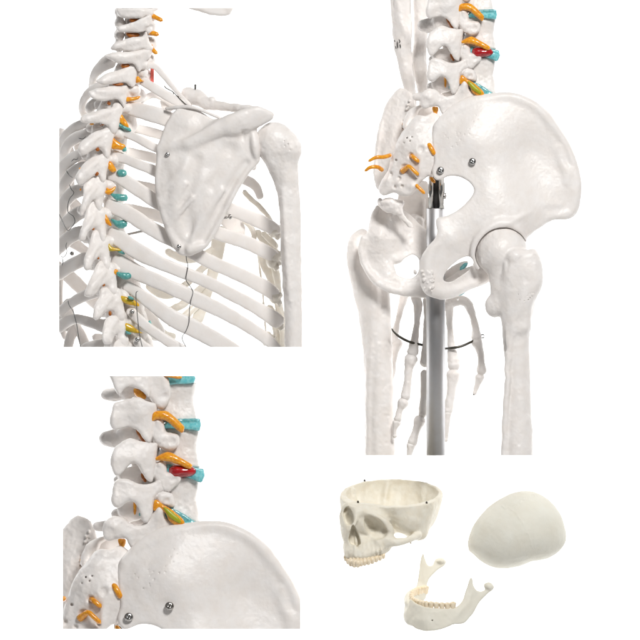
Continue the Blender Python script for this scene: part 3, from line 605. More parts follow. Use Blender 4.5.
    put('coracoid_bar', sweep([(165, 109, -20, 1.8), (177, 107.3, -28, 1.9), (190, 107, -34, 1.7), (202, 110.5, -36, 1.5), (220, 118, -38, 1.4), (232, 122, -40, 1)], 1.6, m=12, amp=((0.2, 4),)))
    # --- clavicle
    V = Vol([180, 82, -50], [262, 118, 20], 0.7)
    V.tube([(190, 97, 6, 8), (198, 98, 2, 8), (206, 103.5, -6, 6), (218, 106, -16, 5), (232, 107.5, -26, 4.4), (245, 108.5, -36, 4.0), (254, 109, -42, 3.5)], k=0, ws=1)
    V.ell((188, 92, 8), (6, 5, 6), k=3); V.ell((212, 99, -10), (4, 2, 5), k=3)
    cl = put('clavicle', V.mesh(1, ((0.7, 6.0), (0.25, 2.5))))
    put('pin', merge(sweep([(195.3, 84, 2, 0.9), (195.3, 90, 2, 0.9)], 0.9, m=8), sweep([(195.3, 84.4, 2, 1.5), (195.3, 86.0, 2, 1.5)], 1.5, m=8)), DARK, cl)
    # --- humerus
    V = Vol([256, 120, -54], [304, 352, -6], 0.8)
    V.ell((274.5, 141.5, -27), (19.6, 19.4, 17.5), k=0)
    V.tube([(272, 151, -28, 12), (280, 168, -28, 11.5), (285, 184, -28, 9.5)], k=5)
    V.ell((289, 146, -32), (11.5, 15, 14), ang=-20, k=5)
    V.ell((291, 151, -30), (9, 13, 12), k=6)
    V.tube([(284, 152, -29, 14), (286, 166, -29, 12.3), (287.3, 184, -29, 10.6), (289, 205, -29, 10), (290, 225, -29, 10), (291, 255, -29, 10.2), (292.5, 290, -29, 9.4), (293.5, 320, -29, 9), (294, 362, -29, 8.8)], k=4)
    V.tube([(297, 176, -34, 1.2), (298, 200, -34, 2), (299, 230, -32, 1.5), (296, 260, -36, 1)], k=4)
    V.tube([(283, 190, -38, 1), (285, 230, -38, 1.8), (290, 300, -38, 1)], k=5)
    for (a, b, r) in ((274, 152, .9), (280, 149.5, .8), (281, 146, .6), (284, 141, .7), (285, 146, .6), (283, 137, .5), (278, 155, .7), (276, 148, .6), (288, 144, .6), (290, 150, .6), (282, 158, .5), (286, 135, .5)):
        V.ell((a, b, -45.5), (r, r, 2.6), k=0.4, op='sub')
    put('humerus', V.mesh(1, ((0.6, 9.0), (0.3, 3.5), (0.15, 1.8)), 5))
    # --- the jaw's edge above
    V = Vol([184, 2, -14], [236, 20, 14], 0.6)
    V.plate([(184, 0), (187, 7.5), (196, 10.5), (205, 13.6), (215, 15.6), (222, 16.5), (228, 15.6), (231.5, 12.6), (231.5, 0)], 0, 4, r=3.5)
    put('jaw', V.mesh(1, ((0.5, 5.0),)))
    # --- wires, artery, hooks
    Wr = [[(138.5, 291, -20), (136, 293, -21), (136.5, 305, -20), (138, 322, -20), (140, 337, -18), (143, 350, -18)],
          [(186, 254, -26), (186.5, 260, -26), (188, 266, -24), (187, 272, -24), (186, 280, -24), (190, 286, -22), (193, 292, -22), (191, 300, -24), (189.5, 309, -23), (189, 322, -21), (186, 331, -22), (182, 338, -24), (186, 347, -23), (190, 356, -22)],
          [(68, 300, 10), (69, 305, 10), (73, 311, 8), (75, 318, 10), (77, 326, 10), (78.5, 336, 10), (81, 350, 10)],
          [(69.5, 184, 6), (71, 189, 6), (74, 193, 6), (70, 198, 6), (68, 204, 6), (68, 212, 6), (73, 216, 6), (75, 222, 6), (70, 229, 6), (67, 230, 6), (61, 218, 8), (58, 212, 8)],
          [(67, 242, 12), (66, 246, 12), (67, 252, 12), (64, 257, 12), (60, 256, 12)], [(62, 257, 12), (63, 262, 12), (62, 266, 12)],
          [(78, 138, 2), (83, 139, 0), (86, 136, 0)], [(71, 162, 4), (74, 159, 2), (77, 160, 2), (78, 157, 2)], [(66, 170, 6), (69, 175, 4), (73, 178, 4)], [(98, 121, -22), (101, 125, -22), (104, 128, -22)]]
    for p in Wr: put('wire', sweep([q + (0.4,) for q in p], 0.4, m=6, pw=2, n=3), THREAD)
    put('wire', sweep([(164, 85, -9, .55), (166, 88, -9, .55), (173, 92, -8, .45), (180, 99, -7, .45), (188, 106, -3, .5), (194, 106, -2, .6)], .5, m=6, pw=2), DARK)
    for k in range(2): put('thread', sweep([(172 + k * 3, 90 + k, 20, .4), (176 + k * 4, 101, 24, .4), (174 + k, 111, 24, .4)], .4, m=6, pw=2), DARK)
    put('artery', sweep([(152.2, 58, 8, 1.9), (152.2, 72, 8, 1.8), (152, 85.5, 8, 1.8)], 1.6, m=10, pw=2), ARTERY)
    put('rod', sweep([(122, 235.5, 16, 1.3), (134, 233, 10, 1.3), (147, 230, 4, 1.5)], 1.4, m=10, pw=2), STEEL)
    put('bolt', merge(sweep([(219, 219, -14, 1.2), (229, 217, -16, 1.2)], 1.2, m=10, pw=2), sweep([(228, 217, -16, 3), (232, 216.5, -16, 3)], 3, m=12, pw=2)), STEEL)
    return T
# ================================================================== pelvis with lower spine (also shown enlarged in the lower left)
K2 = (340, -3, 590, 455.5)
K3 = (62.7, 376, 300.5, 629)
def to3(P):
    return np.stack([113.4 + (P[:, 0] - 428.6) * 1.28, 588 + (P[:, 1] - 146.7) * 1.235, P[:, 2] * 1.26], 1)
def i3(z, o=(50, 365), f=3.765):
    """measured on the enlarged view -> the pelvis's own coordinates"""
    return [(428.6 + (o[0] + a / f - 113.4) / 1.28, 146.7 + (o[1] + b / f - 588) / 1.235) for a, b in z]
def i3p(pts, o=(50, 365), f=3.765):
    return [i3([(p[0], p[1])], o, f)[0] + (p[2], p[3] / f / 1.26) for p in pts]
def pelvis():
    TA = thing('skeleton_model', 'white plastic pelvis, thigh bones and hanging hand bones beside a grey pole', 'skeleton', (460, 455, 0))
    TB = thing('skeleton_model', 'large lower spine with one hip blade, cut off square, below the rib cage', 'skeleton', (180, 629, 0))
    def both(name, PF, m=BONE, pa=None):
        a = to_obj(name, PF, m, pa[0] if pa else TA, K2); b = to_obj(name, PF, m, (pa[1] if pa and pa[1] else TB), K3, to3)
        return a, b
    def one(name, PF, m=BONE, parent=TA): return to_obj(name, PF, m, parent, K2)
    AM = ((0.5, 7.0), (0.28, 2.8), (0.12, 1.4))
    # ---------- lumbar vertebrae
    shape = [
        dict(sp=[(222, 20), (232, 60), (248, 100), (262, 112), (280, 90), (305, 80), (335, 90), (352, 105), (375, 120), (380, 60), (365, 10), (330, -60), (260, -60)],
             kn=[(350, 40), (352, 0), (400, -10), (440, 40), (455, 85), (452, 125), (440, 155), (418, 168), (392, 150), (368, 112), (354, 80)], ho=(436, 118), body=(404, 550, 66, 214), tr=(222, 108, 38, 26), ped=(450, 120)),
        dict(sp=[(226, 205), (238, 150), (262, 138), (330, 122), (368, 138), (400, 150), (398, 200), (382, 282), (368, 292), (352, 276), (335, 252), (305, 234), (270, 240), (245, 246), (228, 232)],
             kn=[(386, 222), (398, 204), (416, 202), (430, 220), (438, 250), (462, 254), (484, 262), (486, 292), (470, 316), (444, 324), (418, 314), (396, 296), (382, 268), (380, 240)], ho=(462, 290), body=(408, 562, 238, 386), tr=(222, 272, 48, 34), ped=(448, 290)),
        dict(sp=[(226, 358), (240, 315), (270, 290), (300, 276), (340, 285), (375, 290), (405, 300), (400, 360), (388, 432), (372, 436), (352, 415), (330, 378), (308, 372), (285, 395), (264, 416), (244, 414), (230, 388)],
             kn=[(394, 380), (408, 362), (426, 362), (438, 378), (442, 404), (466, 400), (490, 412), (492, 436), (468, 458), (446, 478), (418, 470), (400, 446), (390, 412)], ho=(468, 430), body=(415, 562, 420, 590), tr=(262, 430, 24, 20), ped=(450, 440)),
        dict(sp=[(232, 510), (236, 465), (246, 436), (280, 428), (340, 448), (392, 442), (425, 412), (470, 410), (486, 425), (450, 470), (415, 478), (398, 500), (385, 560), (368, 592), (350, 588), (336, 552), (320, 520), (296, 512), (262, 538), (240, 532)],
             kn=[(398, 508), (408, 486), (432, 476), (456, 484), (470, 506), (468, 532), (448, 536), (424, 528), (404, 532)], ho=(438, 512), body=None, tr=(262, 560, 44, 30), ped=(450, 470)),
    ]
    M3 = [(340, 180, -17), (340, 340, -17), (340, 470, -17), (300, 200, -14), (230, 200, -20), (230, 450, -20), (380, 200, -12), (380, 450, -12), (450, 300, -9), (230, 600, -20), (440, 600, -9), (300, 50, -15)]
    mid = tps([i3([(a, b)])[0] + (c,) for a, b, c in M3])
    vert = []
    for i, s in enumerate(shape):
        sp = i3(s['sp']); P = np.array(sp)
        lo = [P[:, 0].min() - 12, P[:, 1].min() - 4, -32]; hi = [P[:, 0].max() + 46, P[:, 1].max() + 36, 30]; lo[1] -= 8
        V = Vol(lo, hi, 0.55)
        if s['body']:
            a, b, c, d = s['body']; q = i3([(a, c), (b, c), (b - 22, (c + d) / 2), (b, d), (a + 8, d), (a + 14, (c + d) / 2)])
            u0, v0 = q[0]; u1, v1 = q[3]
            pl = [(u0, v0), ((u0 + u1) / 2, v0 - 0.4), (u1 - .5, v0), (u1, v0 + 1.6), (u1 - 2.2, (v0 + v1) / 2 - 1), (u1 - 1.8, (v0 + v1) / 2 + 2), (u1, v1 - 1.4), (u1 - .5, v1), ((u0 + u1) / 2, v1 - .3), (u0 - 3, v1), (u0 + 2, (v0 + v1) / 2)]
            V.plate(pl, 8, lambda U, W_, d2: 15 - 3.0 * np.exp(-((W_ - (v0 + v1) / 2) / ((v1 - v0) * 0.33)) ** 2) - 0.012 * (U - (u0 + u1) / 2) ** 2, r=3, k=0, n=3)
        V.plate(sp, mid, 4.4, r=3.2, k=2, bumps=[(*i3([(300, s['sp'][0][1] - 10)])[0], 9, 5, 0, 2.0), (*i3([(245, s['sp'][0][1])])[0], 4, 8, 0, 1.6)])
        V.plate(i3(s['kn']), -8, 6, r=4.2, k=1.2, n=3, bumps=[(*i3([s['kn'][1]])[0], 4, 5, 0, 2.0)])
        pd = i3([s['ho']])[0]; V.ell((pd[0], pd[1], -16), (3.4, 2.6, 3.6), ang=-25, k=1.8, op='sub')
        yy = s['tr'][1]; q1, q2 = i3([(285, yy - 14), (372, yy - 30)]); V.tube([(q1[0], q1[1], 1, 6.5), (q2[0], q2[1], 0, 6.5)], k=2, sm=False)
        t = i3([s['tr'][:2]])[0]; V.tube([(t[0] + 14, t[1], 2, 5), (t[0] + 4, t[1] + 1, 8, s['tr'][3] / 4.6), (t[0] - 1, t[1] + 1, 10, s['tr'][3] / 5.2)], k=2)
        vert.append(both('vertebra', V.mesh(1, AM, i * 2.3)))
    pl = i3([(318, -40), (400, -40), (412, 200), (412, 400), (404, 600), (350, 610), (296, 590), (300, 470), (306, 420), (300, 300), (306, 260), (312, 130)]); P = np.array(pl)
    V = Vol(list(P.min(0) - 3) + [2], list(P.max(0) + 3) + [24], 0.7)
    V.plate(pl, 14, 4, r=3, k=0)
    for y_ in (100, 250, 400, 540): q = i3([(345, y_)])[0]; V.ell((q[0], q[1], 9), (9, 5, 4), k=3, op='sub')
    both('canal_backing', V.mesh(1, AM, 3))  # solid plate added behind the laminae so their gaps read as shade
    # fifth lumbar vertebra
    z2 = ((50, 500), 4.571)
    sp5 = i3([(240, 150), (248, 104), (285, 76), (330, 82), (370, 108), (410, 118), (445, 92), (470, 62), (482, 30), (500, 22), (524, 40), (530, 75), (560, 96), (585, 82), (604, 92), (600, 120), (560, 128), (510, 140), (440, 178), (400, 205), (380, 232), (360, 205), (340, 174), (300, 178), (270, 186), (248, 176)], *z2)
    P = np.array(sp5); V = Vol([P[:, 0].min() - 10, P[:, 1].min() - 6, -32], [P[:, 0].max() + 10, P[:, 1].max() + 10, 24], 0.55)
    V.plate(sp5, tps([(400, 110, -20), (425, 110, -15), (450, 95, -12), (425, 125, -14), (470, 110, -8)]), 4, r=3.4, k=0, bumps=[(*i3([(290, 120)], *z2)[0], 9, 4, 20, 2.2), (*i3([(500, 60)], *z2)[0], 4, 7, 0, 2.5), (*i3([(580, 105)], *z2)[0], 4, 3, 0, 2)])
    q = i3([(225, 120), (500, 110)], *z2); V.tube([(q[0][0] - 1, q[0][1], 4, 4), (q[0][0] + 8, q[0][1], 0, 5)], k=2, sm=False)
    V.ell((q[1][0], q[1][1], 6), (12, 8, 12), k=4)
    both('vertebra', V.mesh(1, AM, 9))
    # ---------- discs, herniation, nerves
    def flat(name, z, w, t, m, o=(50, 365), f=3.765, k=3, back=1.0):
        pl = i3(z, o, f); P = np.array(pl); V = Vol(list(P.min(0) - 1) + [w - t - 2], list(P.max(0) + 1) + [w + t * back + 2], 0.4)
        V.puff(pl, w, t, k=0, n=k, back=back); return both(name, V.mesh(1, ((0.2, 3.0),), z[0][0]), m)
    def slab(z, w, t):
        pl = i3(z); P = np.array(pl); V = Vol(list(P.min(0) - 1) + [w - t - 2], list(P.max(0) + 1) + [w + t + 2], 0.4)
        V.plate(pl, w, t, r=1.6, k=0, n=2); both('disc', V.mesh(1, ((0.25, 2.5),), z[0][0]), DISC)
    slab([(405, 36), (478, 34), (540, 34), (542, 68), (480, 72), (412, 74)], 4, 14)
    slab([(428, 222), (470, 204), (520, 202), (564, 203), (566, 240), (556, 248), (520, 244), (430, 238)], 4, 14)
    slab([(436, 374), (480, 378), (578, 392), (574, 438), (556, 440), (510, 420), (446, 410)], 4, 14)
    slab([(436, 540), (480, 548), (548, 592), (542, 615), (510, 618), (470, 606), (440, 592)], 4, 14)
    slab([(335, 520), (350, 530), (350, 560), (336, 568)], -2, 3)
    q = i3([(500, 399)])[0]; V = Vol([q[0] - 13, q[1] - 8, -20], [q[0] + 13, q[1] + 8, 4], 0.4); V.ell((q[0], q[1], -9), (10.6, 5.0, 7), ang=3, k=0); V.ell((q[0] - 5, q[1] + .5, -9), (5.5, 5.2, 7), k=2)
    both('herniation', V.mesh(1, ((0.25, 3.0),)), RED)
    flat('nerve_root', [(380, 214), (383, 182), (400, 174), (418, 172), (446, 176), (500, 224), (506, 240), (500, 254), (488, 252), (458, 228), (432, 208), (402, 205)], -14, 4.5, NERVE)
    flat('nerve_root', [(396, 358), (400, 346), (430, 330), (452, 328), (490, 348), (532, 372), (534, 386), (524, 392), (490, 378), (454, 366), (420, 360)], -15, 4.5, NERVE)
    flat('nerve_root', [(388, 545), (392, 512), (404, 508), (430, 528), (460, 545), (500, 580), (508, 600), (496, 612), (470, 602), (448, 586), (436, 560), (412, 538), (400, 548)], -14.5, 3.5, NERVE)
    flat('nerve_sheath', [(428, 535), (450, 545), (486, 576), (494, 592), (484, 596), (455, 578), (440, 562)], -17.3, 1.8, mat('nerve_olive', (0.36, 0.38, 0.02), 0.35, 0.03, 0.1))
    flat('nerve_root', [(425, 40), (440, 34), (495, 42), (492, 52), (460, 50)], -13, 4, NERVE)
    flat('nerve_root', [(314, 90), (335, 92), (362, 116), (356, 130), (336, 126), (318, 112)], -6, 4, NERVE)
    flat('nerve_root', [(322, 242), (345, 250), (362, 280), (358, 292), (338, 280)], -6, 4, SHADOWN)
    flat('nerve_root', [(343, 408), (352, 412), (365, 436), (358, 442), (346, 430)], -6, 4, SHADOWN)
    flat('nerve_root', [(314, 516), (324, 516), (326, 545), (320, 566), (314, 552)], -5, 3, NERVE)
    flat('nerve_root', [(310, 178), (345, 178), (346, 205), (330, 235), (318, 212)], -4, 4, NERVE, *z2)
    flat('canal_wall', [(328, 250), (336, 215), (330, 232), (326, 262), (322, 240)], -3, 2, BONE, *z2)
    # gaps along the spine go dark against the added backing above
    # ---------- sacrum
    V = Vol([376, 104, -34], [446, 214, 40], 0.7)
    smid = tps([(425, 118, -8), (405, 130, -6), (395, 150, -4), (385, 180, 0), (400, 190, -8), (415, 150, -16), (425, 165, -14), (412, 185, -10), (435, 120, -6)])
    V.plate([(428, 112), (416, 116), (408, 126), (400, 136), (395, 148), (391, 160), (388, 170), (381, 182), (379, 192), (384, 196), (394, 193), (402, 196), (412, 195), (420, 184), (427, 177), (436, 172), (440, 150), (444, 128), (440, 116)], smid, 6, r=5, k=0,
            bumps=((405, 140, 6, 16, 35, 3), (393, 165, 3, 8, 30, 2.5), (387, 180, 3, 6, 20, 3), (414, 128, 8, 5, 0, 2), (420, 168, 3, 10, 10, 3), (412, 186, 5, 4, 0, 3), (398, 183, 4, 3, 0, 2.4), (392, 189, 3, 3, 0, 2)))
    V.tube([(420, 109, 8, 4), (413, 113, 8, 5), (409, 119, 8, 5), (407, 126, 6, 4.5)], k=4)
    for (a, b, r, rr) in ((421, 149, 4.2, 5), (404, 168, 4, 4.5), (410, 156, 3.5, 3.6), (399, 178, 2, 2), (417, 176, 2, 2.6), (391, 174, 1.6, 2.4), (402, 186, 1.5, 1.6), (396, 160, 1.2, 1.2), (407, 138, .8, .8), (410, 141, .7, .7), (404, 143, .7, .7), (412, 137, .6, .6), (395, 187, 1.2, 2)):
        V.ell((a, b, float(smid(np.float64(a), np.float64(b))) - 8), (r, rr, 5), k=1.2, op='sub')
    V.ell((424, 113, 0), (8, 6.5, 14), k=2, op='sub')
    both('sacrum', V.mesh(1, ((0.6, 8.0), (0.25, 2.8), (0.12, 1.4)), 4))
    # rear wall of the canal
    V = Vol([404, 104, 14], [436, 128, 32], 0.7); V.plate([(408, 112), (420, 106), (438, 104), (446, 112), (440, 126), (424, 126), (410, 122)], 22, 3.5, r=3, k=0); both('sacrum_front', V.mesh())
    ns = [[(368, 161.5, -10, 1.3), (376, 157.5, -12, 1.9), (384, 157, -8, 2.1), (391, 155, 2, 2.2)],
          [(364.5, 171.5, -12, 1.4), (370, 167.5, -14, 1.9), (377, 167, -12, 2.1), (383, 170.5, -4, 2.4)],
          [(410, 155, -10, 2), (413, 157, -22, 2.1), (419.5, 162.5, -24, 2.0)],
          [(401.5, 172, -12, 3.2), (405, 169, -17, 2.6), (409, 166.5, -22, 2.2), (413, 170, -24, 2.0), (419, 175.5, -24, 1.9)],
          [(415, 184, -16, 1.9), (420, 189, -18, 1.9), (425, 194, -18, 1.8)], [(430, 177, -14, 1.9), (435, 183, -15, 1.8)],
          [(423, 147.5, -10, 2.2), (428, 144.5, -18, 2.4), (431, 148, -22, 2.4), (435, 155.5, -22, 2.1)], [(403, 124, 30, 1.4), (409, 128, 10, 1.6)]]
    for p in ns: both('sacral_nerve', sweep(p, [q[3] for q in p], m=14, pw=2, amp=((0.15, 3),)), NERVE)
    # ---------- near hip bone
    hp = [(432, 133), (436, 124), (444, 116), (453, 108), (463, 102), (475, 98), (487, 96), (498, 94), (508, 93.6), (518, 95), (527, 99), (536, 104), (544, 110.5), (551, 118), (557, 127), (564, 136), (569, 144), (574, 157), (577.5, 170), (580, 184), (579.5, 195), (577, 208), (573, 215), (566, 218.5), (555, 217), (549, 221), (543, 226), (534, 232), (524, 242), (516, 256), (504, 266), (495, 274), (487, 283), (471, 289), (457, 296), (443, 298.5), (430, 296), (423, 289), (421, 274), (420.5, 260), (428, 250), (436, 243), (437.5, 232), (436, 224), (437, 218), (447, 215.5), (458, 209.5), (468, 200.5), (473.5, 191.5), (471, 184.5), (464, 179), (456, 176.2), (448, 176.6), (443, 179), (437, 180.5), (433, 177), (431.5, 170), (434, 160), (432, 148)]
    hm = tps([(435, 150, -18), (440, 172, -22), (470, 140, -28), (460, 110, -16), (505, 98, -14), (510, 140, -22), (545, 130, -9), (528, 152, -12), (578, 190, -8), (568, 214, -8), (540, 190, -15), (500, 190, -32), (520, 220, -30), (480, 185, -30), (480, 215, -34), (500, 240, -26), (455, 230, -36), (430, 240, -38), (425, 275, -34), (445, 290, -30), (470, 285, -16), (495, 275, -6)])
    V = Vol([418, 90, -62], [584, 302, 16], 0.7)
    def tk(U, W_, d2): return (3.0 + 3.5 * np.exp(-((U - 490) / 34) ** 2 - ((W_ - 225) / 26) ** 2) + 2.5 * np.exp(-((U - 440) / 20) ** 2 - ((W_ - 165) / 26) ** 2) + 3.5 * np.exp(-((U - 440) / 22) ** 2 - ((W_ - 262) / 34) ** 2)).astype(f32)
    V.plate(hp, hm, tk, r=2.8, k=0, n=3, bumps=(
        (468, 128, 9, 26, 35, 2.6), (525, 160, 22, 30, -20, -2.5), (485, 190, 10, 14, 30, 2), (448, 135, 6, 14, 20, 1.6), (463, 108, 14, 3, -25, 1.4),
        (560, 160, 4, 26, -20, 1.6), (452, 240, 8, 12, -30, 3), (430, 283, 7, 9, 0, 2.4), (552, 204, 12, 4, 10, 1.2), (508, 224, 22, 3, -28, 2.2)))
    # crest lip
    V.tube([(437, 126, -17, 2), (448, 113, -16, 2.5), (466, 102, -15, 2.6), (487, 98, -14, 2.6), (508, 96.4, -14, 2.6), (528, 102, -13, 2.6), (544, 114.5, -11, 2.8), (558, 132, -9, 2.8), (569, 151, -8, 2.8), (575, 172, -7, 3), (576, 192, -7, 3.2), (572, 210, -8, 3.6), (563, 215, -11, 3), (550, 217, -14, 2.6)], k=7)
    V.tube([(560, 148, -9, 1), (563, 163, -9, 2), (568, 172, -9.5, 2.6), (567, 182, -9.5, 2)], k=6)
    # rim and cup of the hip socket
    V.tube([(524, 241, -28, 3), (519, 231, -34, 3), (508, 224, -38, 3), (496, 225, -40, 3), (483, 233, -41, 3), (475, 244, -40, 3), (473, 256, -37, 3), (478, 267, -32, 3)], k=8)
    V.ell((501, 252, -30), (26.5, 26.5, 26), k=1.5, op='sub')
    # greater sciatic edge, spine and tuberosity
    V.tube([(441, 222, -38, 2), (441, 236, -40, 3), (430, 252, -40, 5), (427, 270, -38, 6.5), (430, 286, -35, 6.5), (442, 292, -30, 6)], k=5)
    V.tube([(442, 292, -30, 5.5), (458, 289, -24, 5.5), (472, 283, -16, 5), (486, 276, -8, 5)], k=4)
    V.tube([(458, 300, 20, 1), (458, 298, 10, 1)], k=0)
    # obturator opening
    ob = [(443.5, 279.5), (446, 272), (452, 265), (459, 259.5), (467, 256.5), (472, 259), (473, 264), (468, 270.5), (460, 276), (450, 281.5)]
    V.plate(ob, -20, 40, r=1, k=1.2, op='sub')
    rs = np.random.RandomState(3)
    for _ in range(70):
        a, b = rs.uniform(440, 500), rs.uniform(112, 160)
        if (a - 470) ** 2 / 900 + (b - 135) ** 2 / 700 < 1: V.ell((a, b, float(hm(a, b)) - 4.9), (0.5, 0.5, 0.9), k=0.4, op='sub')
    for _ in range(40):
        a = rs.uniform(421, 434); b = rs.uniform(270, 292); V.ell((a, b, float(hm(a, b)) - 9.5), (1, 1, 1.4), k=0.8)
    hip = both('hip_bone', V.mesh(1, ((0.7, 24.0), (0.16, 5.0), (0.1, 2.0)), 6))
    for c in ((440.6, 170.2, -30), (472.4, 161.4, -34.5)):
        screw(c, 3.6, 'screw', hip[0], K2); screw(c, 3.6, 'screw', hip[1], K3, to3)
    # ---------- front ramus seen through, with teal disc
    V = Vol([436, 250, -4], [502, 306, 34], 0.7)
    V.tube([(440, 290, 14, 6), (455, 281, 14, 6.5), (468, 276, 14, 8), (480, 272, 12, 8), (490, 276, 10, 6), (494, 280, 8, 4)], k=0)
    V.plate([(440, 282), (450, 268), (462, 262), (468, 262), (464, 272), (452, 288)], 22, 3, k=3)
    one('pubic_ramus', V.mesh(1, AM, 3))
    one('disc', sweep([(460, 270, 14, 2), (465, 265, 12, 2), (468, 263, 12, 1.6)], 1.2, m=10), DISC)
    one('disc', sweep([(454, 293.5, 12, 1.4), (460, 294, 8, 1.8), (466, 291, 8, 1)], 1.4, m=10), DISC)
    screw((475.5, 283, 0), 1.7, 'screw', TA, K2)
    # ---------- near thigh bone
    V = Vol([472, 222, -64], [548, 460, 0], 0.7)
    V.ell((501.5, 251.5, -26), (26, 26, 25), k=0)
    V.tube([(501, 256, -26, 19), (510, 268, -26, 17), (518, 280, -30, 17)], k=3)
    V.plate([(508, 252), (516, 248.5), (526, 250), (535, 249.5), (541, 260), (543, 275), (541.5, 288), (535, 300), (531.5, 312), (530, 330), (518, 336), (506, 328), (502, 305), (501, 285), (503, 270), (504, 260)], tps([(510, 252, -42), (540, 260, -38), (520, 300, -38), (518, 335, -34), (505, 300, -35), (525, 270, -42)]), 13, r=8, k=2.5)
    V.ell((507, 264, -57), (2.4, 9, 5), ang=8, k=2.5, op='sub'); V.ell((514, 256, -52), (5, 4, 4), k=5)
    V.tube([(518, 292, -34, 17.5), (517, 306, -33, 16.5), (516, 322, -32, 14.4), (516.5, 345, -31, 13.2), (517.6, 375, -31, 12.4), (518, 405, -31, 13.4), (517.5, 430, -31, 14.8), (517, 470, -31, 16.4)], k=4)
    V.ell((493.5, 307, -28), (8.5, 10.5, 9), ang=-10, k=6)
    V.tube([(498, 270, -34, 10), (500, 290, -32, 9), (500, 304, -30, 9)], k=6)
    V.tube([(524, 285, -50, 3), (522, 300, -49, 3), (512, 330, -45, 2.2), (508, 370, -43, 2), (505, 420, -43, 2.4), (503, 470, -42, 2.4)], k=5)
    for _ in range(26):
        a, b = rs.uniform(519, 538), rs.uniform(292, 301); V.ell((a, b, -51), (0.5, 0.4, 1.6), k=0.5, op='sub')
    V.tube([(509 - (b_ - 300) * .035 + rs.normal() * .8, b_, -44 + (b_ - 300) * .008, 1.2 + rs.rand()) for b_ in range(300, 470, 6)], k=3, n=2)
    one('thigh_bone', V.mesh(1, ((0.6, 10.0), (0.2, 3.4), (0.12, 1.7)), 8))
    # ---------- far hip bone
    V = Vol([370, 84, 20], [422, 196, 64], 0.7)
    V.plate([(399, 88), (405, 89), (411, 93), (415, 102), (416.5, 116), (412, 127), (404, 140), (397, 152), (392, 168), (388, 182), (381, 191), (376, 187), (373, 172), (374.5, 152), (377, 134), (381, 119), (385, 106), (391, 96)], tps([(399, 90, 42), (376, 150, 46), (412, 110, 34), (385, 140, 38), (395, 150, 34), (380, 185, 40)]), 4, r=3.4, k=0, bumps=((384, 140, 6, 30, 10, -2), (410, 112, 5, 14, 0, 2), (378, 140, 2, 40, 8, 2)))
    for _ in range(40):
        a, b = rs.uniform(403, 414), rs.uniform(100, 132); V.ell((a, b, 30), (1.1, 1.3, 2), k=0.8, op='sub' if rs.rand() < .5 else 'add')
    both('hip_bone', V.mesh(1, ((0.5, 6.0), (0.3, 2.2)), 2))
    V = Vol([354, 196, 16], [436, 304, 72], 0.7)
    fm = tps([(365, 245, 34), (360, 260, 36), (385, 240, 28), (385, 280, 30), (420, 285, 34), (420, 240, 44), (400, 215, 44), (385, 205, 38), (400, 250, 38)])
    V.plate([(381, 203), (388, 200), (400, 206), (412, 216), (424, 228), (432, 236), (432, 290), (428, 298), (416, 297), (405, 296), (392, 293), (383, 289), (374, 283), (365, 271), (360, 262), (359, 248), (361, 239), (366, 234), (371, 222), (376, 210)], fm, 5, r=4, k=0, bumps=((380, 235, 7, 22, 25, 3), (364, 252, 2.5, 18, 10, 2.4), (375, 270, 6, 12, -40, -1.4)))
    V.tube([(363, 238, 28, 2.5), (361, 250, 28, 2.5), (364, 264, 28, 2.8), (372, 277, 26, 3.2), (386, 287, 26, 4), (402, 291, 28, 4.5), (418, 291, 32, 4.5)], k=4)
    V.tube([(371, 232, 32, 3), (373, 219, 34, 3), (378, 208, 36, 3)], k=3)
    V.plate([(393.5, 264), (396, 261), (401, 260), (406, 257.5), (412, 254.5), (417, 257), (419, 262), (419, 271), (413, 278), (404, 278), (397, 274.5), (395, 269)], 40, 60, r=1, k=1, op='sub')
    V.ell((396, 259, 36), (7, 5, 7), k=3)
    V.ell((415, 272, 30), (2, 3, 3), k=1)
    one('hip_bone', V.mesh(1, ((0.7, 8.0), (0.3, 3.0), (0.14, 1.5)), 5))
    V = Vol([394, 178, 46], [436, 262, 84], 0.7)
    V.plate([(400, 186), (416, 182), (430, 186), (434, 230), (428, 256), (410, 252), (404, 236), (398, 214)], 64, 4, r=3, k=0)
    V.ell((415, 225, 54), (9.5, 11.5, 7), k=2); V.ell((419, 222, 47), (3, 5, 4), k=1, op='sub'); V.tube([(424, 200, 56, 1.5), (424, 220, 56, 1.5)], k=2)
    one('hip_socket', V.mesh(1, AM, 5))
    V = Vol([374, 192, -8], [418, 226, 26], 0.55)
    V.tube([(380, 200, 8, 2.4), (381, 205, 8, 2.6), (388, 208, 6, 4.6), (396, 206, 4, 5.6), (401, 203, 4, 3.4)], k=0)
    V.ell((389, 202, 4), (8, 4.2, 5), k=2); V.tube([(396, 206, 4, 5), (399, 211, 6, 3.4), (403, 218, 8, 2.6), (408, 223, 10, 2.5), (410.5, 227, 12, 2.6)], k=3)
    V.ell((391, 197, -2), (5, 2, 3), k=1, op='sub'); V.ell((397, 211, 3), (5, 4, 4), k=2)
    one('tailbone', V.mesh(1, ((0.6, 4.0), (0.3, 1.8)), 7))
    # ---------- far thigh bone
    V = Vol([340, 222, 36], [402, 462, 92], 0.8)
    V.tube([(362, 236, 62, 7), (357, 244, 62, 9), (359, 262, 62, 12), (366, 286, 62, 14), (372, 308, 62, 15), (376, 336, 62, 14.4), (377.5, 370, 62, 13.6), (378.5, 410, 62, 14), (379.5, 466, 62, 15)], k=0)
    V.tube([(384, 292, 58, 6), (387, 330, 57, 4), (388.5, 400, 56, 4.6), (389.5, 466, 56, 5.6)], k=5)
    V.tube([(373, 288, 52, 5), (374.5, 300, 50, 5), (373, 322, 50, 2.4), (371, 350, 51, 1.8), (369, 380, 52, 2), (368.5, 420, 52, 1.6), (368, 475, 52, 1.6)], k=6)
    V.tube([(379, 345, 50, 1), (377, 400, 50, 1.4), (377, 470, 50, 1)], k=5)
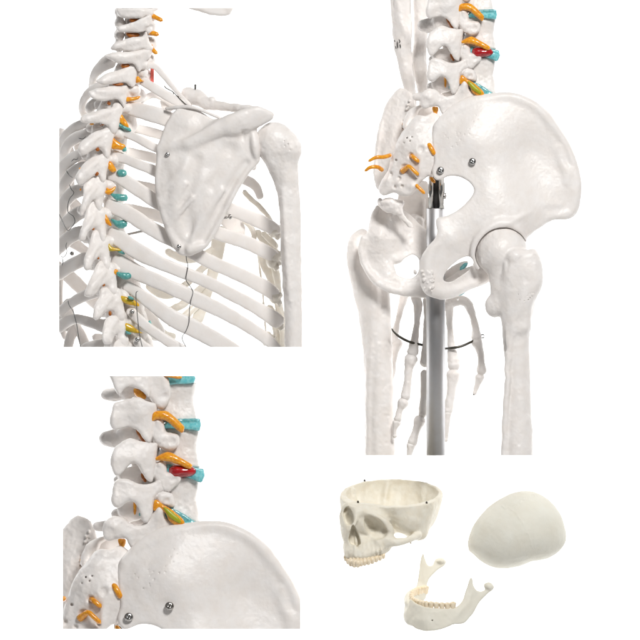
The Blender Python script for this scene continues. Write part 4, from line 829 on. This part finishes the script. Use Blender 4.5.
    V.ell((368, 393, 46), (.8, 1.6, 3), k=.3, op='sub')
    one('thigh_bone', V.mesh(1, ((0.6, 9.0), (0.3, 3.0)), 12))
    # ---------- far forearm
    V = Vol([384, -14, 36], [420, 132, 64], 0.7)
    V.tube([(400, -14, 50, 10.5), (401, 10, 50, 10), (402, 28, 50, 10), (403, 48, 50, 8.8), (406, 68, 50, 7.2), (410, 92, 50, 5.8), (413, 130, 50, 5)], k=0)
    V.tube([(397, 0, 44, 2), (401, 20, 42, 3), (406, 32, 42, 3.4), (409, 42, 44, 2)], k=4)
    V.ell((393, 8, 42), (1.5, 14, 4), k=2, op='sub')
    for a, b in ((390.6, 6), (391, 9), (391.6, 25), (392, 27)): V.ell((a, b, 44), (1, 1.4, 2), k=0.2, op='sub')
    one('forearm_bone', V.mesh(1, AM, 3))
    V = Vol([410, -14, 46], [436, 132, 72], 0.7)
    V.tube([(420, -14, 60, 8), (421, 20, 60, 7.5), (420, 44, 60, 6.6), (419, 62, 60, 7.6), (421, 78, 60, 7.0), (423, 95, 60, 4.6), (423.5, 130, 60, 4)], k=0)
    one('forearm_bone', V.mesh(1, AM, 4))
    ink = [[(397.2, 41), (398, 48.5)], [(398.8, 39), (400, 41.5), (399, 43)], [(400, 44), (400.6, 48)], [(394.4, 40), (395, 42)], [(395.4, 46), (396, 49)]]
    for p in ink: one('ink_mark', sweep([q + (40.8, 0.45) for q in p], 0.7, m=6, pw=2), BLACK)
    # ---------- hand
    H = [
        ('metacarpal_bone', [(404, 296, 4.2), (400, 312, 2.8), (396, 328, 3.0), (393, 340, 5.0)]), ('finger_bone', [(397, 344, 5), (394, 356, 3.2), (391, 372, 4), (389, 382, 3)]),
        ('metacarpal_bone', [(416, 298, 4.6), (418, 306, 4), (417, 322, 2.8), (415, 338, 3.4), (413, 351, 5.4)]), ('finger_bone', [(411, 359.5, 6.0), (409, 368, 4.0), (407.6, 382, 3.6), (405.6, 396, 4.6)]),
        ('finger_bone', [(403, 403, 5.0), (400, 410, 3.0), (398, 419, 3.6)]), ('finger_bone', [(396.6, 423, 3.8), (394.6, 430, 2), (395, 436, 2)]),
        ('metacarpal_bone', [(428, 300, 4.4), (427, 320, 3), (426, 345, 3.4), (425, 362, 4.8)]), ('finger_bone', [(424.5, 374, 3.8), (424, 392, 3.4), (422.5, 414, 3.6)]),
        ('finger_bone', [(419.5, 421, 5.2), (416.5, 430, 3.6), (412.6, 442, 4.4)]), ('finger_bone', [(411, 446, 4), (409.5, 454, 2.4), (408, 462, 2.4)]),
        ('metacarpal_bone', [(449, 303, 4.6), (449.5, 322, 3.0), (451.5, 345, 3.6), (454, 365, 5.8)]), ('finger_bone', [(453.5, 375, 6.2), (451.5, 390, 4.2), (448.5, 410, 4.0)]),
        ('finger_bone', [(447.6, 414, 3.6), (446.6, 426, 2.6), (446, 440, 2)]),
        ('metacarpal_bone', [(454, 302, 4.6), (461, 300.5, 4.6), (468, 304, 4.2), (473, 317, 3.2), (475.5, 328, 3.4), (476.5, 337, 5.0)]), ('finger_bone', [(476.8, 342.5, 5.0), (480, 352, 3.4), (481.3, 362, 3.2), (481.6, 370.5, 4.6)]),
        ('finger_bone', [(479.6, 378, 4.2), (477, 386, 2.4), (474.5, 393, 1.8)]),
    ]
    for i, (nm, p) in enumerate(H):
        w = 44 if i > 1 else 84; us = [q[0] for q in p]; vs = [q[1] for q in p]
        V = Vol([min(us) - 8, min(vs) - 8, w - 9], [max(us) + 8, max(vs) + 8, w + 9], 0.55)
        V.tube([(a, b, w, r * 1.12) for a, b, r in p], k=0)
        (a, b, r) = p[0]; V.ell((a - r * .45, b, w - 1), (r * .6, r * .7, r * .8), k=1.2); V.ell((a + r * .45, b, w - 1), (r * .6, r * .7, r * .8), k=1.2)
        (a, b, r) = p[-1]; V.ell((a - r * .4, b, w - 1), (r * .6, r * .7, r * .8), k=1.2); V.ell((a + r * .4, b, w - 1), (r * .6, r * .7, r * .8), k=1.2)
        one(nm, V.mesh(1, ((0.35, 4.0), (0.15, 1.8)), i))
    one('finger_tip_cap', sweep([(474.6, 392.5, 43, 1.3), (473.4, 395.6, 43, 1.2)], 1.2, m=10, pw=2), STEEL)
    one('wire', sweep([(391.5, 328, 38, .8), (394, 332, 38, .9), (400, 337, 38, 1.3), (410, 342, 39, 1.3), (425, 345.5, 44, 1.3), (440, 348.5, 48, 1.3), (452, 348, 36, 1.3), (462, 346, 36, 1.3), (472, 341.5, 40, 1.2), (480, 337.5, 44, .9)], 1.2, m=10, pw=2), DARK)
    a = np.linspace(0, 2 * math.pi, 14); one('wire', sweep([(482.6 + 2.0 * math.cos(q), 336.2 + 1.7 * math.sin(q), 44, .6) for q in a], .6, m=8, pw=2), DARK)
    # ---------- pole
    Pn = thing('stand_pole', 'brushed grey metal stand pole with chrome upper rod running down behind the hip bone', 'pole', (435.6, 455, 0))
    def cyl(u, w, v0, v1, r0, r1=None, m=48, ring=None):
        r1 = r1 or r0; prof = ring or [(v0, r0), (v1, r1)]
        prof = [(prof[0][0], 0.01)] + prof + [(prof[-1][0], 0.01)]
        an = np.arange(m) * 2 * math.pi / m
        P = np.array([(u + r * math.cos(q), v, w + r * math.sin(q)) for v, r in prof for q in an]); i = np.arange(len(prof) - 1)[:, None] * m; j = np.arange(m)[None]; j2 = (j + 1) % m
        F = np.stack([i + j, i + m + j, i + m + j2, i + j2], 2).reshape(-1, 4); return P, F
    tube = to_obj('outer_tube', cyl(435.7, 4, 0, 0, 0, ring=[(208.2, 8.6), (208.8, 9.3), (455.5, 9.4)]), ALU, Pn, None)
    rod = to_obj('inner_rod', cyl(435.9, 6, 168, 208.4, 7.4), BLACK, Pn, None)
    rods = [to_obj('guide_rod', cyl(uu, -1, 168, 208.3, rr), CHROME, Pn, None) for uu, rr in ((431.0, 3.0), (441.4, 3.4))]
    for ob_ in (tube, rod, *rods):
        me = ob_.data; me.polygons.foreach_set('use_smooth', [abs(p.normal.z) < 0.5 for p in me.polygons])
    to_obj('nut', merge(cyl(444.2, -2, 193, 199, 2.2)), STEEL, rod, None)
    # the small stump of it in the enlarged view
    st = thing('stand_pole', 'short stub of chrome and black pole peeking out under the enlarged hip blade', 'pole', (117, 629, 0))
    to_obj('guide_rod', to_xf(cyl(432, -1, 168, 179.9, 3.0)), CHROME, st, K3)
    to_obj('slot', to_xf(sweep([(437.3, 170, -3.9, 3.0), (437.3, 185.5, -3.9, 3.0)], 1.0, m=10, pw=8, n=1)), BLACK, st, K3)
def to_xf(PF): return to3(PF[0]), PF[1]
# ================================================================== opened skull, skull cap, lower jaw
def zz(z, o, f): return [(o[0] + p[0] / f, o[1] + p[1] / f) + tuple(p[2:]) for p in z]
def skulls():
    o, f = (330, 465), 5.333
    T = thing('open_skull', 'cream skull without its top, open bowl facing up, three quarter view with upper teeth', 'skull', (385, 566, 0))
    V = Vol([336, 470, -66], [448, 572, 58], 0.62)
    # brain case, cut open along a slanting plane and hollowed
    V.ell((393, 494, 0), (49.5, 40, 46), k=0)
    V.ell((416, 512, 2), (20, 24, 36), k=8)
    V.ell((364, 500, -8), (24, 30, 30), k=8)
    V.ell((408, 518, -8), (20, 21, 32), k=6)
    V.ell((420, 532, -14), (8, 9, 9), ang=15, k=6)
    V.half((392, 493, 0), (0, -1, -0.335))
    V.ell((392.6, 488, 0), (46.4, 34, 42.8), k=0.8, op='sub')
    V.ell((368, 490, -4), (23, 18, 32), k=2, op='sub')
    V.ell((412, 500, 2), (20, 20, 32), k=3, op='sub')
    V.tube([(388, 478, 42, 1.5), (386, 492, 41, 2.4), (384, 506, 36, 2)], k=5)
    V.tube([(424, 488, 33, 1.2), (424, 500, 33, 2)], k=5)
    V.tube([(354, 490, 20, 2.0), (355, 500, 20, 2.4)], k=4)
    V.half((392, 493, 0), (0, -1, -0.335))
    # face
    V.ell((366, 520, -36), (23, 15, 13), ang=10, k=5)
    V.ell((364, 547, -32), (17, 13, 15), ang=0, k=6)
    V.ell((351, 530, -30), (10, 22, 14), ang=-4, k=6)
    V.ell((380, 541, -34), (10, 10, 12), k=5)
    V.tube([(352, 508, -44, 4), (362, 512, -48, 3), (373, 516, -50, 3.4), (384, 522, -48, 4), (390, 531, -44, 4), (388, 539, -42, 5), (380, 543, -44, 6)], k=5)
    V.tube([(346, 506, -34, 3.4), (342.5, 512, -30, 2.6), (342, 521, -28, 2.6), (345, 528, -30, 3)], k=3)
    V.tube([(356, 510, -46, 4), (354.5, 520, -50, 3.2), (353, 525, -52, 2.6)], k=4)
    V.tube([(385, 539, -42, 6.4), (394, 542.5, -44, 4.8), (403, 541.2, -42, 3.7), (411, 538.5, -36, 3.2), (418, 535.5, -28, 3.4)], k=4)
    V.plate([(386, 545), (384, 538), (392, 534), (396, 541), (392, 546)], -40, 3, r=2.4, k=4)
    V.tube([(410.5, 538, -28, 1.6), (410.6, 543.5, -30, .6)], k=1, sm=False)
    V.tube([(350, 549, -28, 6.4), (352, 554, -38, 6.8), (360, 555.5, -44, 7.6), (372, 552, -42, 7.6), (383, 547, -36, 6.6)], k=6)
    V.half((392, 490.5, 0), (0, -1, -0.335))
    # eye sockets (closed behind), nose
    V.plate(zz([(182, 288), (196, 270), (218, 268), (250, 284), (280, 308), (298, 340), (300, 366), (284, 388), (255, 394), (226, 384), (200, 358), (184, 324)], o, f), -52, 12, r=6, k=2.5, op='sub')
    V.ell((374, 527, -43), (7, 7, 8), ang=30, k=3, op='sub')
    V.plate(zz([(72, 222), (88, 218), (104, 226), (120, 246), (128, 276), (126, 300), (112, 318), (92, 316), (80, 300), (72, 262)], o, f), tps([(341, 505, -36), (354, 505, -50), (341, 525, -36), (354, 525, -52)]), 9, r=4, k=2.5, op='sub')
    V.plate(zz([(122, 320), (136, 338), (150, 370), (162, 408), (158, 436), (148, 442), (130, 430), (108, 420), (100, 396), (110, 350)], o, f), -52, 17, r=2, k=1.2, op='sub')
    V.tube([(355, 532, -35, 1.0), (356.5, 545, -36, 1.2)], k=1, sm=False)
    V.tube([(348, 504.5, -38, 2.2), (344, 507, -37, 2.0), (341.8, 513, -36, 1.7), (341.6, 519, -36, 1.7), (343.4, 525, -37, 2), (347.5, 528, -41, 2.4)], k=2)
    # gap under the temple
    V.plate(zz([(342, 372), (355, 362), (382, 364), (404, 376), (412, 384), (396, 388), (366, 386), (348, 382)], o, f), -20, 60, r=1, k=1.6, op='sub')
    # sutures
    V.tube([(386, 508, -45, .35), (387, 520, -47, .35), (392, 528, -46, .4), (400, 534, -43, .4)], k=.5, op='sub')
    V.tube([(410, 535, -40, .4), (420, 528, -38, .5), (430, 530, -30, .5)], k=.5, op='sub')
    for (a, b) in ((371, 540.4), (386, 528)): V.ell((a, b, -50), (.8, .8, 4), k=.4, op='sub')
    for k in range(9): V.tube([(346 + k * 4.4, 546 - abs(k - 3) * .3, -46 if k > 1 else -38, .9), (346.5 + k * 4.4, 556 - max(0, k - 3) * 1.1, -50 if k > 1 else -42, 1.4)], k=2.5, sm=False)
    sk = to_obj('skull_bowl', V.mesh(1, ((0.5, 8.0), (0.25, 3.0), (0.1, 1.5)), 3), SKULLM, T)
    # upper teeth
    tz = [(84, 498, 38, 22), (97, 512, 46, 25), (112, 520, 60, 30), (130, 524, 58, 34), (148, 526, 50, 31), (165, 524, 40, 27), (184, 520, 38, 26), (204, 516, 36, 27), (225, 510, 34, 27), (246, 503, 30, 26), (266, 495, 26, 24), (284, 487, 22, 22)]
    tw = [-34, -40, -46, -50, -52, -51.5, -51, -50, -48, -46, -43, -40]
    for k, ((a, b, hh, ww), w) in enumerate(zip(tz, tw)):
        u, v = o[0] + a / f, o[1] + b / f
        V = Vol([u - 4, v - 7, w - 4], [u + 4, v + 7, w + 6], 0.3)
        V.tube([(u, v - 5, w + 2.2, 1.5), (u, v - 0.8, w - 0.4, ww / f / 2 * 1.12), (u + .1, v + .6 + hh / 60, w + 0.2, ww / f / 2 * .9)], k=0, sm=False)
        to_obj('tooth', V.mesh(2, ((0.12, 2.0),), k), TOOTH, T)
    for (a, b, w) in ((364.6, 481.4, 36), (358, 502.6, -29), (427, 484.6, 32), (426.6, 503.4, -31)):
        to_obj('pin', merge(sweep([(a, b + 2, w, 1.1), (a, b - 2.2, w, 1.0)], 1.05, m=12, pw=2), sweep([(a, b - .4, w, 1.4), (a, b + .6, w, 1.4)], 1.4, m=12, pw=2)), DARK, T)
    # ---------------- skull cap
    o, f = (455, 470), 5.333
    T2 = thing('loose_skull_dome', 'smooth pale cream dome lifted off the skull, right of the open bowl', 'skull cap', (520, 568, 0))
    V = Vol([464, 488, -46], [570, 572, 30], 0.62)
    out = zz([(70, 415), (66, 385), (78, 340), (100, 290), (135, 242), (170, 205), (215, 172), (260, 143), (300, 124), (340, 113), (372, 110), (420, 115), (470, 138), (510, 168), (542, 204), (570, 250), (586, 300), (594, 350), (588, 388), (562, 428), (530, 454), (495, 472), (455, 481), (410, 488), (380, 500), (350, 512), (310, 521), (270, 525), (225, 524), (188, 514), (155, 498), (125, 478), (95, 450), (75, 432)], o, f)
    V.puff(out, 0, 40, k=0, n=2, back=0.25)
    V.ell((517, 545, 6), (44, 22, 30), k=6, op='sub') if False else None
    # sutures stand a hair proud as in the cast
    rs = np.random.RandomState(5)
    # surface depth along a screen path is looked up from the volume itself
    def depth(u, v):
        i = int(round((u - V.lo[0]) / V.h)); j = int(round((v - V.lo[1]) / V.h)); col = V.D[i, j]; k = np.argmax(col < 0); return V.ax[2][k]
    def suture(z, r, jit):
        p = spline(zz(z, o, f), 8); q = []
        for k, (a, b) in enumerate(p):
            a += rs.normal() * jit; b += rs.normal() * jit; q.append((a, b, depth(a, b), r))
        return q
    paths = [suture([(288, 205), (310, 215), (335, 245), (360, 280), (380, 320), (392, 350), (404, 385), (412, 415)], .5, .5), suture([(262, 196), (285, 203), (320, 185), (345, 168), (372, 152), (400, 138), (430, 132)], .6, .85), suture([(300, 214), (318, 200), (340, 182), (360, 160), (384, 150), (405, 134)], .4, .8)]
    for q in paths: V.tube(q, k=.5, sm=False, op='add')
    to_obj('skull_dome', V.mesh(1, ((0.35, 16.0), (0.16, 4.0)), 5), CAPM, T2)
    # ---------------- lower jaw
    o, f = (395, 540), 5.818
    T3 = thing('lower_jaw', 'loose cream lower jaw with a full row of teeth, below the open skull', 'jaw', (440, 631, 0))
    V = Vol([402, 548, -44], [498, 634, 50], 0.6)
    near = zz([(72, 400), (64, 425), (62, 450), (66, 472), (78, 490), (98, 498), (118, 514), (150, 526), (180, 529), (212, 527), (250, 523), (285, 513), (320, 498), (350, 488), (385, 487), (410, 478), (430, 456), (450, 430), (470, 398), (490, 366), (515, 334), (545, 306), (566, 288), (572, 270), (562, 252), (545, 246), (527, 254), (522, 270), (522, 288), (505, 298), (484, 298), (466, 286), (456, 262), (453, 232), (444, 217), (434, 226), (424, 254), (412, 292), (402, 326), (390, 358), (372, 380), (350, 392), (300, 396), (250, 396), (200, 392), (160, 384), (120, 366), (90, 344), (80, 370)], o, f)
    nm = tps([(407, 612, -14), (415, 605, -22), (425, 625, -28), (445, 618, -26), (465, 610, -22), (472, 585, -18), (490, 588, -16), (410, 622, -16)])
    V.plate(near, nm, lambda U, W_, d2: (1.6 + 3.6 * np.clip((W_ - 592) / 20, 0, 1) * np.clip((475 - U) / 20, 0, 1)).astype(f32), r=1.6, k=0, n=2, bumps=((420, 620, 8, 5, 0, 2), (460, 612, 10, 3, -50, 1.6), (410, 608, 2, 8, 0, -1.2), (471, 595, 3, 14, 18, 1)))
    V.ell((488.5, 586.5, -16), (5, 3.2, 5), ang=25, k=2)
    far = zz([(126, 300), (130, 262), (138, 200), (148, 130), (156, 92), (163, 80), (170, 92), (180, 128), (192, 148), (208, 151), (222, 142), (228, 122), (242, 108), (262, 104), (284, 110), (296, 124), (288, 148), (266, 162), (242, 178), (218, 202), (198, 228), (188, 258), (180, 300), (160, 340), (120, 330)], o, f)
    V.plate(far, tps([(417, 590, 20), (423, 556, 28), (440, 562, 32), (425, 592, 22)]), 1.8, r=1.5, k=3, n=2, bumps=((421, 575, 2, 14, -12, 1),))
    V.ell((440.5, 561, 31), (4.6, 2.6, 5), ang=5, k=2)
    # arch body round the chin
    V.tube([(408.5, 603, -8, 4), (409, 598, 4, 4.5), (413, 594, 14, 5), (420, 592, 20, 5)], k=5)
    V.tube([(408.5, 614, -8, 4), (409, 608, 4, 4.5), (413, 602, 14, 5), (420, 596, 20, 5)], k=5)
    V.ell((409.5, 617, -12), (4.4, 7, 8), k=5)
    V.ell((432.2, 620.5, -33), (.7, .7, 4), k=.3, op='sub')
    to_obj('jaw_bone', V.mesh(1, ((0.4, 8.0), (0.2, 3.0)), 8), JAWM, T3)
    pts = [(181, 284, 18, 3.4), (166, 284, 17, 3.4), (150, 288, 15, 3.4), (134, 291, 12, 3.2), (119, 295, 8, 2.8), (107, 300, 4, 2.4), (99, 309, 0, 2.3), (95, 322, -5, 2.3), (97, 334, -10, 2.2), (105, 344, -15, 2.2), (116, 352, -19, 2.3), (130, 359, -22, 2.5), (146, 364, -25, 2.7), (164, 368, -26.5, 2.8), (183, 371, -28, 2.9), (210, 375, -28.5, 3.35), (241, 379, -28.5, 3.45), (273, 381, -28, 3.5), (305, 381, -27.4, 3.5), (337, 378, -26.5, 3.6)]
    for k, (a, b, w, r) in enumerate(pts):
        u, v = o[0] + a / f, o[1] + b / f
        V = Vol([u - 6, v - 5, w - 5], [u + 6, v + 6, w + 5], 0.33)
        big = r > 3.3 and k > 10
        V.tube([(u, v + 3.2, w + .6, r * .7), (u, v - 0.6, w, r * .86)], k=0, sm=False)
        if big or k < 4:
            for dx in (-.5, .5):
                for dz in (-.5, .5): V.ell((u + dx * r * .9, v - 1.5, w + dz * 3), (r * .48, r * .42, 1.8), k=.5)
        to_obj('tooth', V.mesh(1, ((0.12, 2.0),), k), TOOTH, T3)
# ================================================================== light, camera
def setup():
    sc = bpy.context.scene
    V = Vol([0, 0, 0], [1, 1, 1], 1)
    # white studio backdrop, curved where it meets the table it sweeps down to
    n = 24; prof = []
    me = bpy.data.meshes.new('backdrop')
    Y = 3.2; Zb = -2.2; R = 1.0
    prof = [(Y, 3.0), (Y, 0.0)] + [(Y - R + R * math.cos(a), Zb + R + -R * math.sin(a)) for a in [i * math.pi / 2 / n for i in range(n + 1)]] + [(-2.2, Zb)]
    vs = [(x, y, z) for (y, z) in prof for x in (-4.0, 4.0)]
    me.from_pydata(vs, [], [(2 * i, 2 * i + 1, 2 * i + 3, 2 * i + 2) for i in range(len(prof) - 1)])
    me.polygons.foreach_set('use_smooth', [True] * len(me.polygons))
    me.materials.append(mat('backdrop_white', (0.93, 0.93, 0.93), 0.9, 0.005, 0, spec=0.0))
    o = bpy.data.objects.new('backdrop', me); C.objects.link(o); o['kind'] = 'structure'
    def area(name, loc, tgt, size, power, col=(1, 1, 1)):
        l = bpy.data.lights.new(name, 'AREA'); l.shape = 'RECTANGLE'; l.size, l.size_y = size; l.energy = power; l.color = col
        ob = bpy.data.objects.new(name, l); C.objects.link(ob); ob.location = loc
        ob.rotation_euler = (Vector(tgt) - Vector(loc)).to_track_quat('-Z', 'Y').to_euler()
    area('key_softbox', (1.35, -4.3, 3.1), (-0.15, 0, 0), (1.1, 1.1), KEY, (1, 0.995, 0.985))
    area('fill_softbox', (-2.4, -3.2, 0.4), (0, 0, 0), (2, 2), FILL, (0.96, 0.98, 1))
    for x in (-2.3, 2.3):
        for z in (-1.2, 1.5):
            area('backdrop_light', (x, 1.3, z), (x * 0.2, 3.2, z * 0.25), (0.5, 1.2), BACK)  # unseen lamps added to lift the backdrop to pure white
    w = bpy.data.worlds.new('World'); sc.world = w; w.use_nodes = True
    bg = w.node_tree.nodes['Background']; bg.inputs['Color'].default_value = (1, 0.99, 0.975, 1); bg.inputs['Strength'].default_value = WORLD
    cam = bpy.data.cameras.new('camera'); cam.type = 'ORTHO'; cam.ortho_scale = 640 * S; cam.clip_end = 50
    co = bpy.data.objects.new('camera', cam); C.objects.link(co); co.location = (0, -3, 0); co.rotation_euler = (math.pi / 2, 0, 0)
    sc.camera = co
    sc.view_settings.view_transform = 'Standard'; sc.view_settings.look = 'None'; sc.view_settings.exposure = 0; sc.view_settings.gamma = 1
KEY, FILL, BACK, WORLD = 272, 4, 68, 0.16
setup()
for nm, fn in (('torso', 'torso'), ('pelvis', 'pelvis'), ('skull', 'skulls')):
    if fn in globals():
        t = time.time(); globals()[fn](); print('BUILT', nm, round(time.time() - t, 1), flush=True)
